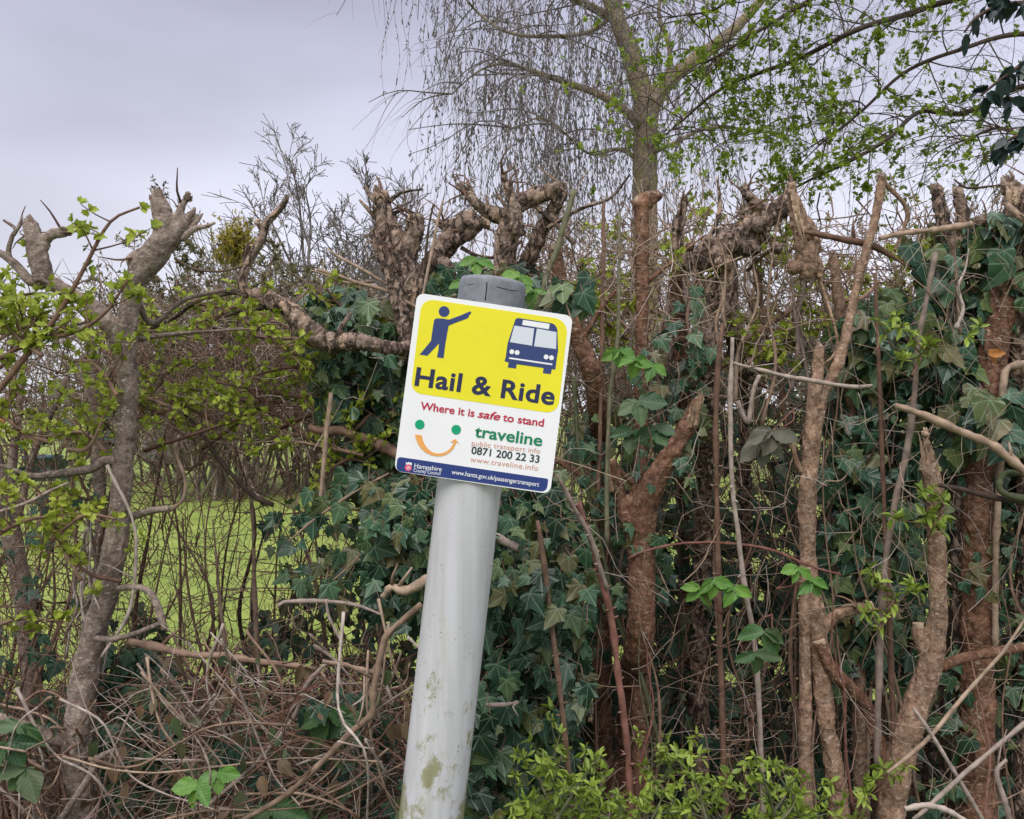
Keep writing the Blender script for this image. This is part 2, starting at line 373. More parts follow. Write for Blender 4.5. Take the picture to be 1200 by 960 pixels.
# ------------------------------------------------------------------ ground, lawn
def sheet(name, x0, x1, y0, y1, nx, ny, zf, m):
    X, Yy = np.meshgrid(np.linspace(x0, x1, nx), np.linspace(y0, y1, ny)); Z = zf(X, Yy)
    V = np.stack([X, Yy, Z], -1).reshape(-1, 3); i = np.arange(ny-1)[:, None]*nx+np.arange(nx-1)[None]
    Q = np.stack([i, i+1, i+nx+1, i+nx], -1).reshape(-1, 4)
    return tag(Geo().add(V, None, Q).build(name, m), kind='structure')
m, t, b = mat('lawn'); g_ = nd(t, 'ShaderNodeNewGeometry'); n = noise(t, g_.outputs['Position'], 1.3, 5); n2 = noise(t, g_.outputs['Position'], 60, 3)
c = rampn(t, n, [(.3, (.15, .205, .035)), (.7, (.27, .33, .07))]); c = mixc(t, 1., c, rampn(t, n2, [(.3, (.7,)*3), (.7, (1.25,)*3)]), 'MULTIPLY')
t.links.new(c, b.inputs['Base Color']); bump(t, b, n2, .6, .02); LAWN = m
m, t, b = mat('soil'); g_ = nd(t, 'ShaderNodeNewGeometry'); n = noise(t, g_.outputs['Position'], 9, 6); n2 = noise(t, g_.outputs['Position'], 90, 3)
c = rampn(t, n, [(.3, (.035, .026, .018)), (.6, (.075, .055, .036)), (.8, (.07, .08, .03))]); c = mixc(t, 1., c, rampn(t, n2, [(.3, (.55,)*3), (.7, (1.4,)*3)]), 'MULTIPLY')
t.links.new(c, b.inputs['Base Color']); bump(t, b, n2, .8, .02); SOIL = m
def lawn_z(x, y): return -.02-.0*x+.25*np.clip((y-18)/60, 0, 1)
sheet('lawn', -400, 400, -20, 800, 9, 83, lawn_z, LAWN)
def bank_z(x, y): return .28*np.exp(-((y-2.75)/.75)**2)+.05*fbm(np.stack([x*2, y*2, x*0], -1))*np.exp(-((y-2.6)/1.5)**2)+.006
sheet('soil_bank', -7, 7, 1.2, 4.7, 120, 50, bank_z, SOIL)
m, t, b = mat('verge'); g_ = nd(t, 'ShaderNodeNewGeometry'); n = noise(t, g_.outputs['Position'], 12, 5)
t.links.new(rampn(t, n, [(.3, (.04, .07, .015)), (.7, (.1, .14, .03))]), b.inputs['Base Color']); bump(t, b, n, .8, .03)
sheet('verge', -7, 7, -2.2, 1.25, 20, 12, lambda x, y: x*0+.004, m)
k = 9000; P = np.c_[rng.uniform(-9, 4, k), rng.uniform(4.5, 12, k), np.zeros(k)]
d = rng.normal(0, .4, (k, 3)); d[:, 2] = 1
GR = leafm('grass_blade', [(.09, .16, .02), (.15, .24, .03), (.22, .3, .06)], None, rough=.6, transl=.2)
tag(leaves(Geo(), (np.array([(-.07, 0, 0), (.07, 0, 0), (0, 1, .25)]), np.array([(0, 1, 2)])), P, d, rng.normal(0, 1, (k, 3)), rng.uniform(.03, .09, k)).build('grass', GR), 'short bright green grass on the lawn', 'grass', kind='stuff')

# ------------------------------------------------------------------ sign on its leaning post
YP = 1.6; YS = YP-.0625
ax0, ax1 = W(505, 960, YP), W(578, 328, YP); axd = unit(ax1-ax0)
foot = ax0+axd*((0-ax0[2])/axd[2])
PR = 38.2/F*(YP-.02)
bs = thing('bus_stop_sign', 'white and yellow Hail & Ride sign on a leaning pale grey round post', 'sign', foot)
def lathe(g, prof, sides=64, rnd=.5):
    A = unit(np.cross(axd, [0, 1, 0])); B = np.cross(axd, A); th = np.linspace(0, 2*np.pi, sides, endpoint=False)
    V = np.array([[foot+axd*h+(A*math.cos(a)+B*math.sin(a))*r for a in th] for r, h in prof])
    n = len(prof); i = np.arange(n-1)[:, None]*sides; j = np.arange(sides)[None]; a = i+j; b_ = i+(j+1) % sides
    g.add(V, None, np.stack([a, a+sides, b_+sides, b_], -1).reshape(-1, 4), rnd)
    return g
LEN = np.linalg.norm(ax1-foot)-.004
m, t, b = mat('painted_post'); oc = nd(t, 'ShaderNodeTexCoord').outputs['Object']
n1 = noise(t, oc, 48, 8, (1, 1, .6), .78); s = nd(t, 'ShaderNodeSeparateXYZ'); t.links.new(oc, s.inputs[0])
hgt = s.outputs[2]
low = nd(t, 'ShaderNodeMapRange'); low.inputs[1].default_value = 1.25; low.inputs[2].default_value = .78; low.inputs[3].default_value = -.12; low.inputs[4].default_value = .1
t.links.new(hgt, low.inputs[0])
n0 = noise(t, oc, 15, 4, (1, 1, .7)); nA = mathn(t, 'ADD', mathn(t, 'MULTIPLY', n1, .6), mathn(t, 'MULTIPLY', n0, .5)); al = mathn(t, 'ADD', nA, low.outputs[0])
c = rampn(t, noise(t, oc, 6, 3, (1, 1, .4)), [(.3, (.45, .45, .485)), (.7, (.55, .55, .585))])
c = mixc(t, rampn(t, al, [(.595, (0, 0, 0)), (.66, (.8, .8, .8))]), c, (.21, .2, .07))
sp = noise(t, oc, 210, 2); spm = noise(t, oc, 16, 3)
c = mixc(t, mathn(t, 'MULTIPLY', rampn(t, sp, [(.66, (0, 0, 0)), (.7, (1, 1, 1))]), rampn(t, spm, [(.5, (0, 0, 0)), (.62, (1, 1, 1))])), c, (.12, .11, .085))
c = mixc(t, 1., c, rampn(t, noise(t, oc, 55, 4, (1, 1, .04)), [(.35, (.86, .87, .84)), (.6, (1.02, 1.02, 1.02))]), 'MULTIPLY')
rim = rampn(t, mathn(t, 'ADD', mathn(t, 'MULTIPLY', noise(t, oc, 30, 5, (1, 1, .3)), .5), mathn(t, 'MULTIPLY', s.outputs[1], 0)), [(.28, (0, 0, 0)), (.36, (.22, .22, .22))])
c = mixc(t, rim, c, (.32, .33, .2))
t.links.new(c, b.inputs['Base Color']); b.inputs['Roughness'].default_value = .42; bump(t, b, n1, .08, .002)
lathe(Geo(), [(PR, -.3), (PR, .3), (PR, LEN-.045)]).build('post', m, bs)
m, t, b = mat('grey_cap'); oc = nd(t, 'ShaderNodeTexCoord').outputs['Object']; n1 = noise(t, oc, 80, 5)
t.links.new(rampn(t, n1, [(.3, (.14, .15, .17)), (.7, (.21, .22, .25))]), b.inputs['Base Color']); b.inputs['Roughness'].default_value = .5; bump(t, b, n1, .15, .002)
cr = PR*1.04
capo = lathe(Geo(), [(cr, LEN-.062), (cr, LEN-.012), (cr*.985, LEN-.004), (cr*.94, LEN+.002), (cr*.8, LEN+.0045), (cr*.01, LEN+.006)]).build('cap', m, bs)
DARKM = flat('crack_dark', (.015, .015, .018), .9)
def oncap(px, py):      # a point on the front of the cap
    h = None; p = W(px, py, YP-cr*.98)
    v = p-foot; a = v@axd; q = foot+axd*a; dx = (p-q)@unit(np.cross(axd, [0, 1, 0]))
    A = unit(np.cross(axd, [0, 1, 0])); dx = max(-cr*.999, min(cr*.999, dx)); B = np.cross(axd, A); B = B if B[1] < 0 else -B
    return q+A*dx+B*(math.sqrt(cr*cr-dx*dx)+.0002)
g = Geo()
for pts, rad in (([(570.5, 331), (570, 340), (568.5, 352)], .0011), ([(541, 333), (549, 332.5), (556, 332)], .0004), ([(582, 336), (590, 338), (600, 339.5), (606, 339)], .0006)):
    C = np.array([oncap(*p) for p in pts]); tubes(g, resample(np.c_[C, np.full(len(C), rad)], 10)[:, :3], np.full(10, rad), 5)
g.build('crack', DARKM, capo)

def poly(name, pts, m, parent, dy, thick=.0003):
    """flat decal or plate cut from an outline given on the sign's face"""
    P = np.array([W(x, y, YS-dy) for x, y in pts]); n_ = len(P)
    me = bpy.data.meshes.new(name); off = origin(parent); B = P+np.array([0, thick, 0])
    V = [tuple(v-off) for v in P]+[tuple(v-off) for v in B]
    area = sum(pts[i][0]*pts[(i+1) % n_][1]-pts[(i+1) % n_][0]*pts[i][1] for i in range(n_))
    f = list(range(n_)); f = f if area < 0 else f[::-1]
    fs = [f, [i+n_ for i in f[::-1]]]
    for i in range(n_):
        a, b_ = f[i], f[(i+1) % n_]; fs.append([b_, a, a+n_, b_+n_])
    me.from_pydata(V, [], fs); me.materials.append(m); me.update()
    return link(bpy.data.objects.new(name, me), parent)
def rounded(c, rad, n_=8):
    """rounded polygon; rad one number per corner"""
    out = []; k_ = len(c); c = [np.array(p, float) for p in c]
    for i in range(k_):
        p, a, b_ = c[i], c[i-1], c[(i+1) % k_]; r = rad[i] if isinstance(rad, (list, tuple)) else rad
        u = unit(a-p); v = unit(b_-p); s_, e_ = p+u*r, p+v*r
        if r < .05: out.append(tuple(p)); continue
        for t_ in np.linspace(0, 1, n_): out.append(tuple((1-t_)**2*s_+2*t_*(1-t_)*(p*.86+(s_+e_)*.07)+t_*t_*e_))
    return out
def circ(x, y, r, n_=32): return [(x+r*math.cos(a), y+r*math.sin(a)) for a in np.linspace(0, 2*math.pi, n_, endpoint=False)]
def Z(ox, oy, s_): return lambda pts: [(ox+x/s_, oy+y/s_) for x, y in pts]
WHITE = flat('sign_white', (.8, .8, .84), .3, .04); YEL = flat('sign_yellow', (.78, .7, .02), .3, .05)
NAVY = flat('sign_navy', (.018, .022, .07), .32, .1); NAVYB = flat('sign_blue', (.03, .05, .17), .3, .06); BLUE = flat('sign_strip_blue', (.018, .04, .19), .3, .05)
RED = flat('sign_red', (.46, .012, .05), .32); GREEN = flat('sign_green', (.0, .2, .09), .32); GREEN2 = flat('sign_dot_green', (.0, .32, .16), .32)
SALM = flat('sign_salmon', (.62, .3, .22), .32); TEAL = flat('sign_dark_teal', (.006, .03, .035), .32)
ORG = flat('sign_orange', (.78, .36, .1), .32); PINK = flat('sign_pink', (.7, .1, .2), .32); PALE = flat('sign_pane', (.6, .64, .72), .3)
METAL = flat('sign_edge', (.3, .3, .31), .5)
corners = [(489, 343.2), (671.5, 370.3), (644.6, 579), (461.8, 552)]
plate = poly('sign_plate', rounded(corners, [9, 9, 9, 9]), WHITE, bs, 0, .0035)
e0, e1 = np.array(corners[1])-corners[0], np.array(corners[3])-corners[0]
yel = [(494.3, 349.5), (666.3, 375), (653.7, 485.5), (481, 460)]
poly('yellow_panel', rounded(yel, [15, 17, 15, 13], 12), YEL, plate, .0003)
z1 = Z(440, 310, 3.3115)
strip = z1([(86, 746), (671, 832), (664, 884), (79, 801)])
poly('blue_strip', rounded(strip, [4, 2, 7, 6]), BLUE, plate, .0003)
zp = Z(485, 350, 12)
poly('waving_figure', zp([(285, 300), (305, 283), (345, 277), (420, 283), (490, 296), (530, 283), (650, 238), (770, 188), (795, 178), (808, 195), (800, 212), (782, 228), (765, 268), (750, 280), (600, 335), (490, 380), (470, 480), (440, 660), (418, 838), (325, 826), (345, 720), (355, 628), (270, 720), (190, 803), (80, 788), (150, 705), (240, 595), (262, 440)]), NAVYB, plate, .0007)
poly('figure_head', zp(circ(425, 182, 76)), NAVYB, plate, .0007)
zb = Z(585, 365, 12)
bus = rounded([(235, 88), (815, 178), (828, 560), (812, 640), (790, 818), (740, 812), (725, 882), (612, 868), (626, 796), (246, 742), (236, 804), (120, 788), (132, 715), (75, 702), (92, 640), (118, 450), (205, 180)], [40, 90, 5, 5, 5, 5, 5, 5, 5, 5, 5, 5, 5, 5, 5, 5, 40])
busm = poly('bus_symbol', zb(bus), NAVYB, plate, .0007)
for pts, nm in (([(335, 120), (710, 175), (698, 252), (322, 190)], 'destination_blind'), ([(215, 200), (492, 240), (462, 482), (150, 432)], 'bus_window'), ([(530, 240), (806, 292), (800, 530), (490, 490)], 'bus_window'), ([(142, 645), (748, 735), (745, 757), (138, 667)], 'bumper_line')):
    poly(nm, zb(pts), PALE if nm == 'bus_window' else WHITE, plate, .0011)
for cx, cy in ((178, 568), (252, 579), (660, 641), (735, 652)): poly('bus_headlight', zb(circ(cx, cy, 34, 20)), WHITE, plate, .0011)
def text(name, s_, p0, p1, cap, m, parent, bold=0., shear=0., dy=.0007, space=1.):
    cu = bpy.data.curves.new(name, 'FONT'); cu.body = s_; cu.size = 1; cu.offset = bold; cu.shear = shear; cu.resolution_u = 5; cu.space_character = space
    o = bpy.data.objects.new(name, cu); COL.objects.link(o)
    me = bpy.data.meshes.new_from_object(o.evaluated_get(bpy.context.evaluated_depsgraph_get()))
    bpy.data.objects.remove(o)
    V = np.zeros(len(me.vertices)*3, np.float32); me.vertices.foreach_get('co', V); V = V.reshape(-1, 3)
    a, b_ = W(*z1([p0])[0], YS-dy), W(*z1([p1])[0], YS-dy); u = unit(b_-a); v = np.array([-u[2], 0, u[0]])
    x0, x1 = V[:, 0].min(), V[:, 0].max(); sx = np.linalg.norm(b_-a)/(x1-x0); sy = cap/3.3115/F*YS/.729
    Wd = a+((V[:, 0:1]-x0)*sx)*u+(V[:, 1:2]*sy)*v-origin(parent)
    me.vertices.foreach_set('co', Wd.astype(np.float32).ravel()); me.materials.clear(); me.materials.append(m); me.update()
    return link(bpy.data.objects.new(name, me), parent)
text('lettering', 'Hail & Ride', (151, 468), (692, 545), 73, NAVY, plate, .027, space=1.05)
sl_ = lambda x: 562+(x-172)*.1395
text('lettering', 'Where it is', (173, sl_(173)), (383, sl_(383)), 31, RED, plate, .02)
text('lettering', 'safe', (395, sl_(395)), (483, sl_(483)), 31, RED, plate, .02, .25)
text('lettering', 'to stand', (493, sl_(493)), (652, sl_(652)), 31, RED, plate, .02)
text('lettering', 'traveline', (383, 668), (645, 705), 47, GREEN, plate, .02)
text('lettering', 'public transport info', (373, 702), (638, 734), 21, SALM, plate, .0, space=1.05)
text('lettering', '0871 200 22 33', (371, 734), (635, 770), 30, TEAL, plate, .016)
text('lettering', 'www.traveline.info', (366, 765), (630, 801), 22, SALM, plate, .0, space=1.05)
text('lettering', 'Hampshire', (150, 789), (256, 803), 18, WHITE, plate, .004)
text('lettering', 'County Council', (147, 804), (251, 818), 14, WHITE, plate, .0)
text('lettering', 'www.hants.gov.uk/passengertransport', (295, 813), (634, 862), 18, WHITE, plate, .006)
zs = Z(460, 480, 10.67)
for cx, cy in ((340, 187), (796, 252)): poly('green_dot', zs(circ(cx, cy, 60)), GREEN2, plate, .0007)
poly('smile_arrow', zs([(280, 310), (365, 322), (380, 390), (410, 450), (450, 500), (500, 535), (560, 550), (620, 545), (680, 522), (725, 482), (752, 440), (765, 405), (722, 412), (782, 366), (835, 427), (795, 408), (785, 440), (760, 490), (715, 535), (660, 568), (610, 583), (550, 583), (480, 570), (410, 535), (355, 485), (312, 420), (290, 360)]), ORG, plate, .0007)
poly('crest_rose', zs(circ(197, 727, 43)), PINK, plate, .0007)
poly('crest_ring', zs(circ(201, 730, 19, 16)), WHITE, plate, .001)
poly('crest_centre', zs(circ(201, 730, 11, 12)), PINK, plate, .0013)
poly('crest_crown', zs([(170, 690), (165, 658), (186, 668), (203, 655), (222, 668), (243, 664), (238, 698), (205, 684)]), WHITE, plate, .001)

# ------------------------------------------------------------------ pollarded hedge trunks
def splinters(g, P, d, r, n, ln=1.):
    """torn wood: slivers standing out of a broken end"""
    d = unit(np.asarray(d, float)); A = unit(np.cross(d, rng.normal(0, 1, 3))); B = np.cross(d, A)
    for _ in range(n):
        a = rng.uniform(0, 6.3); q = rng.uniform(.15, .9)*r; l = r*rng.uniform(.25, 1.3)*ln
        c0 = P+(A*math.cos(a)+B*math.sin(a))*q-d*r*.6; c1 = c0+d*(l+r*.6)+(A*math.cos(a)+B*math.sin(a))*rng.uniform(-.2, .35)*l
        t_ = np.linspace(0, 1, 4)[:, None]
        tubes(g, c0+(c1-c0)*t_+rng.normal(0, r*.08, (4, 3)), r*rng.uniform(.25, .6)*np.array([1, .95, .75, .25]), 5, rng.random(), rough=.5)
def cutface(g, P, d, r):
    d = unit(np.asarray(d, float)); A = unit(np.cross(d, [.2, 1, .3])); B = np.cross(d, A); n_ = 14
    th = np.linspace(0, 2*np.pi, n_, endpoint=False); rr = r*(1+rng.normal(0, .06, n_))
    V = P+(A*np.cos(th)[:, None]+B*np.sin(th)[:, None])*rr[:, None]+d*.003
    back = V-d*.009
    g.add(np.vstack([V, back, P+d*.004]), [(2*n_, i, (i+1) % n_) for i in range(n_)], [(i, i+n_, (i+1) % n_+n_, (i+1) % n_) for i in range(n_)], .8)
def knots(g, L_, k):
    """burrs swelling out of a pollard head"""
    for _ in range(k):
        i = rng.integers(0, len(L_)); r = L_[i, 3]; c = L_[i, :3]+rng.normal(0, 1, 3)*r*.75; rr = r*rng.uniform(.35, .7)
        d = unit(rng.normal(0, 1, 3)); t_ = np.linspace(-1, 1, 7)
        tubes(g, c+d*t_[:, None]*rr, rr*np.sqrt(np.maximum(1-t_**2, .02))*rng.uniform(.8, 1.1), 8, .5)

def tree(name, label, Y, limbs, bmat, ends=(), branches=(), disp=0.0054, ridge=0.0050, voxel=.0036, head=0, headpart=0, base_px=600, brm=None, cat='tree', group=None, rough=.25, fresh=False, spikes=()):
    """limbs fuse into one trunk; ends: (limb index, 'cut'|'torn'); branches stay parts of their own"""
    Ls = [path([(q[0], q[1], q[2]*.87, *q[3:]) for q in l], Y) for l in limbs]; p0 = Ls[0][np.argmin(Ls[0][:, 2])]
    root = thing(name, label, cat, (p0[0], p0[1], max(0, p0[2])), group)
    g = Geo(); we = Geo()
    for L_ in Ls: tubes(g, L_[:, :3], L_[:, 3]*1.03, 12, .5, rough=rough)
    if head: knots(g, Ls[headpart], head)
    remeshed(g, voxel, disp, 38, ridge).build('trunk', bmat, root)
    for i, kind in ends:
        L_ = Ls[i]; d = L_[-1, :3]-L_[-3, :3]
        we = Geo()
        if kind == 'cut': cutface(we, L_[-1, :3], d, L_[-1, 3])
        else: splinters(we, L_[-1, :3], d, max(L_[-1, 3], .009), 14, 1.1)
        we.build('broken_end', WOOD if kind == 'cut' or fresh else WOODW, root, smooth=False)
    if head:        # small dead shoots bristling round the lopped head
        for _ in range(head*3):
            tw_ = Geo(); q = Ls[rng.integers(0, len(Ls))]; i_ = rng.integers(len(q)*2//3, len(q)); c_ = q[i_, :3]; d_ = unit(rng.normal(0, 1, 3)*[1, .6, .7]+[0, -.2, .5]); l_ = rng.uniform(.02, .09)
            tubes(tw_, resample(np.array([c_, c_+d_*(q[i_, 3]+l_*.5)+rng.normal(0, .005, 3), c_+d_*(q[i_, 3]+l_)+rng.normal(0, .01, 3)]), 6), np.linspace(.0032, .0009, 6)*rng.uniform(.5, 1.3), 5, rng.random()); tw_.build('shoot', T_BROWN, root)
    for sp in spikes:      # long pale slivers where the wood tore
        L_ = path(sp, Y); g = Geo()
        for j in range(6):
            r_ = L_[:, 3].max(); e_ = int(len(L_)*rng.uniform(.55, 1)) if j else len(L_); q = L_[:max(e_, 4), :3]+rng.normal(0, r_*.5, 3)*[1, .35, .3]; n_ = len(q)
            tubes(g, q+rng.normal(0, .0008, q.shape), r_*rng.uniform(.3, .5)*np.minimum(1, (1.02-np.linspace(0, 1, n_))*2.2), 4, rng.random(), rough=.6)
        g.build('torn_wood', WOOD, root, smooth=False)
    for br in branches:
        L_ = path([(q[0], q[1], q[2]*.87, *q[3:]) for q in br], Y); g = Geo(); tubes(g, L_[:, :3], L_[:, 3], 8, rng.random(), rough=.2)
        g.build('branch', brm or bmat, root)
    return root

G_T = 1290
tree('pollarded_tree', 'grey speckled tree at far left with lopped splintered top and a forked left limb', 2.0, [
    [(104, 1290, 23.4), (98, 1010, 16.2), (96, 960, 15.3), (90, 890, 18.0), (96, 815, 18.0), (111, 740, 15.3), (128, 680, 15.3), (137, 620, 14.4), (145, 540, 13.1), (150, 470, 12.6), (148, 400, 13.5), (152, 360, 13.1), (160, 325, 15.3), (180, 300, 19.0), (194, 275, 16.1), (190, 250, 13.3), (184, 232, 9.5)],
    [(146, 420, 11), (139, 395, 12), (125, 375, 12), (108, 358, 10), (92, 348, 9), (62, 333, 10), (45, 322, 12)],
    [(52, 330, 12), (47, 312, 13), (42, 290, 12), (35, 262, 9)], [(50, 290, 7), (58, 276, 7), (77, 272, 7)],
    [(196, 285, 8), (206, 262, 7), (212, 244, 5), (220, 231, 3)], [(202, 285, 9), (215, 264, 8), (222, 255, 7)], [(165, 318, 12), (156, 306, 9), (163, 297, 6)]],
    BARK_L, [(0, 'torn'), (2, 'torn'), (3, 'torn'), (4, 'torn'), (5, 'torn'), (6, 'torn')],
    [[(50, 333, 8), (34, 328, 7), (20, 312, 6), (6, 300, 5), (-10, 292, 4)], [(17, 312, 4), (10, 296, 3.5), (14, 278, 3), (18, 268, 2.5), (4, 258, 1.5)], [(16, 275, 3), (24, 262, 2.5), (26, 253, 1)],
     [(205, 285, 5), (217, 268, 4.5), (226, 250, 3.5), (228, 243, 2)], [(212, 280, 5.5), (228, 268, 4.5), (240, 266, 3), (252, 261, 2)], [(222, 268, 4), (232, 258, 3), (238, 250, 1)],
     [(95, 870, 8), (70, 868, 8.5), (52, 860, 8), (20, 848, 7), (-30, 832, 6)], [(142, 540, 7), (122, 540, 6.5), (108, 549, 6), (88, 553, 6), (60, 556, 5), (36, 557, 3.5), (0, 545, 2)],
     [(140, 612, 5, .02), (165, 602, 5, .04), (182, 598, 5, .02), (197, 596, 4)], [(138, 690, 4, -.03), (160, 688, 4.5, -.05), (176, 695, 5, -.05), (186, 715, 5.5, -.05), (193, 738, 4.5, -.05)],
     [(112, 748, 4, -.03), (132, 749, 4, -.05), (160, 742, 3.5, -.06), (188, 730, 3, -.06)], [(60, 975, 4, -.04), (85, 940, 4.5, -.06), (106, 908, 5, -.07), (112, 890, 4.5, -.07), (134, 879, 3, -.07)],
     [(158, 345, 5), (178, 380, 3.5, .05), (215, 352, 3, .06), (262, 340, 3, .08)], [(157, 398, 4, .02), (200, 392, 3, .05), (250, 388, 2, .05), (300, 385, 1.2, .05)]], disp=0.0036, ridge=0.0025, head=5, headpart=0, voxel=.004)
tree('pollarded_tree', 'burred stump left of the sign with a long crooked limb reaching left', 2.2, [
    [(545, 1200, 34), (530, 900, 30), (520, 620, 28), (508, 480, 27), (494, 405, 27), (484, 350, 25), (471, 310, 22), (458, 278, 17), (449, 248, 12), (446, 226, 9)],
    [(474, 320, 16), (481, 285, 13), (487, 268, 12), (487, 254, 11)], [(480, 425, 9, -.06), (471, 372, 9, -.06), (457, 320, 8, -.06), (445, 292, 7, -.05), (437, 274, 5, -.04)],
    [(505, 412, 11), (478, 408, 8, -.1), (450, 407, 8, -.18), (420, 401, 10, -.17), (392, 402, 12, -.12), (370, 394, 14, -.12), (352, 377, 13, -.12), (333, 360, 12, -.1), (312, 350, 10, -.1), (296, 346, 8, -.1)]],
    BARK_G, [(0, 'torn'), (1, 'cut'), (2, 'torn')],
    [[(304, 350, 7, -.1), (288, 340, 7, -.1), (285, 326, 6, -.1), (295, 300, 6.5, -.1), (306, 282, 6, -.1), (312, 262, 6, -.1), (324, 250, 5, -.1), (334, 236, 4.5, -.1), (337, 228, 3, -.1)],
     [(284, 345, 5, -.1), (282, 330, 4.5, -.1), (288, 305, 4, -.1), (291, 285, 2.5, -.1)], [(292, 346, 5.5, -.1), (276, 342, 4.5, -.1), (258, 345, 4, -.08), (230, 352, 4, -.05), (205, 372, 3, 0), (170, 388, 2, .02)],
     [(310, 358, 5, -.1), (292, 366, 5, -.1), (276, 366, 4, -.1), (262, 370, 3, -.1)], [(452, 250, 4), (436, 232, 3.5), (427, 218, 2)], [(447, 262, 4), (432, 246, 3), (421, 234, 1.5)],
     [(454, 238, 3.5), (470, 226, 2.5), (494, 222, 1.2)], [(456, 252, 3), (474, 246, 2.5), (486, 250, 1.5)], [(447, 228, 3), (445, 214, 2), (440, 205, .8)], [(392, 400, 4, -.13), (404, 378, 3.5, -.14), (412, 366, 2, -.14)],
     [(308, 268, 4, -.1), (300, 260, 3, -.1), (306, 258, 1.5, -.1)], [(303, 292, 3, -.1), (294, 288, 2, -.1), (286, 288, 1, -.1)]], disp=0.0068, ridge=0.0088, head=12)
tree('pollarded_tree', 'twisted pale stump with a knuckle shaped head just above the left of the post', 2.3, [
    [(512, 470, 16), (500, 380, 15), (500, 330, 15), (508, 308, 15), (522, 288, 14), (536, 268, 14), (548, 256, 12), (556, 252, 8)], [(535, 275, 10), (524, 265, 9), (517, 262, 7)],
    [(500, 300, 8, -.05), (519, 312, 10, -.06), (527, 330, 9, -.06), (536, 348, 9, -.06)], [(530, 285, 8), (550, 272, 8), (562, 262, 9), (573, 261, 9)], [(512, 470, 16), (525, 800, 18), (535, 1200, 22)]],
    BARK_G, [(3, 'cut'), (1, 'torn')], [[(540, 290, 3), (560, 300, 2.5), (590, 303, 2)]], disp=0.0056, ridge=0.0063, head=9)
tree('pollarded_tree', 'antler shaped stump directly above the grey post cap', 2.15, [
    [(600, 1250, 20), (594, 800, 17), (591, 420, 14), (590, 340, 14), (591, 305, 13), (594, 278, 14), (598, 252, 12), (602, 243, 10)], [(596, 256, 10), (578, 250, 9), (560, 240, 6), (549, 228, 4), (540, 218, 2.5)],
    [(598, 250, 11), (618, 233, 11), (636, 228, 10), (650, 220, 8), (659, 219, 6)], [(606, 275, 9, -.05), (605, 258, 8.5, -.05), (600, 235, 7, -.04), (594, 218, 5, -.03), (588, 204, 2, -.03)],
    [(656, 222, 6), (650, 244, 8, .02), (636, 268, 9, .03), (624, 292, 9, .03), (612, 322, 9, .04)]],
    BARK_G, [(2, 'torn'), (1, 'torn')],
    [[(580, 252, 3), (572, 240, 2.5), (569, 228, 1.2)], [(566, 244, 2.5), (556, 236, 2), (550, 222, 1)], [(605, 240, 3), (607, 222, 2), (604, 196, .8)], [(596, 246, 3), (584, 230, 2), (580, 220, 1)],
     [(660, 226, 5), (661, 232, 4), (655, 240, 3)], [(620, 236, 3), (650, 262, 3), (672, 286, 2.5)], [(640, 268, 3), (680, 245, 2.5), (715, 232, 2), (738, 205, 1.5)], [(588, 300, 3, -.06), (600, 290, 3, -.07), (612, 282, 2, -.07)]], disp=0.0050, ridge=0.0075, head=9)
tree('pollarded_tree', 'broad scaly pollard head on two stems in the middle of the right hedge', 2.25, [
    [(818, 1240, 14, .35), (820, 800, 10, .35), (825, 560, 10, .2), (826, 430, 12), (829, 365, 13), (832, 330, 17)], [(796, 312, 7), (812, 306, 11), (836, 300, 18), (862, 284, 22), (888, 264, 16), (908, 248, 13), (922, 240, 10)],
    [(850, 310, 14), (853, 350, 11, -.03), (856, 385, 8, -.03), (866, 430, 6, .1), (872, 480, 6, .3), (876, 800, 6, .6)], [(800, 312, 7), (794, 290, 6), (794, 268, 5), (800, 246, 5), (801, 233, 4)], [(898, 250, 7), (884, 238, 7), (876, 228, 6), (873, 219, 5)], [(888, 262, 9), (876, 256, 8), (872, 246, 7)]],
    BARK_G, [(3, 'torn'), (4, 'torn'), (5, 'torn'), (1, 'torn')],
    [[(808, 302, 4.5), (822, 288, 4), (836, 270, 3.5), (843, 248, 3), (843, 228, 2.5), (840, 208, 1.2)], [(910, 250, 4), (926, 238, 6), (928, 222, 5), (925, 203, 2)], [(838, 310, 3), (846, 330, 2.5), (850, 350, 2)]], disp=0.0074, ridge=0.0112, head=16, headpart=1)
tree('hanging_tree_branch', 'snapped tan branch stub hanging head down from the scaly pollard head', 2.15, [
    [(927, 214, 4), (931, 236, 7), (938, 262, 11), (945, 290, 13), (949, 312, 13), (947, 326, 8)], [(950, 300, 9), (958, 318, 8), (962, 325, 6)], [(936, 250, 7), (950, 268, 7), (958, 296, 6)]],
    BARK_T, [(0, 'torn')], [[(957, 318, 2.5), (968, 350, 2.2), (981, 395, 2), (978, 415, 2), (964, 428, 1.5)]], disp=0.0050, ridge=0.0063, head=3, cat='branch', spikes=[[(931, 228, 3, -.02), (934, 248, 5, -.03), (940, 270, 4, -.035), (943, 290, 2, -.03)]])
tree('coppiced_tree', 'reddish upright stem with a round hooked knob in front of the birch', 2.2, [
    [(750, 1260, 12), (750, 700, 10), (752, 420, 8.5), (753, 330, 8.5), (752, 262, 9), (752, 244, 10)], [(750, 246, 9), (756, 236, 11), (766, 233, 11), (770, 236, 9)], [(750, 242, 7), (744, 234, 7)]],
    BARK_R, [(2, 'cut')], [[(760, 330, 3), (800, 296, 2), (826, 276, 1.2)]], disp=0.0036, ridge=0.0037)
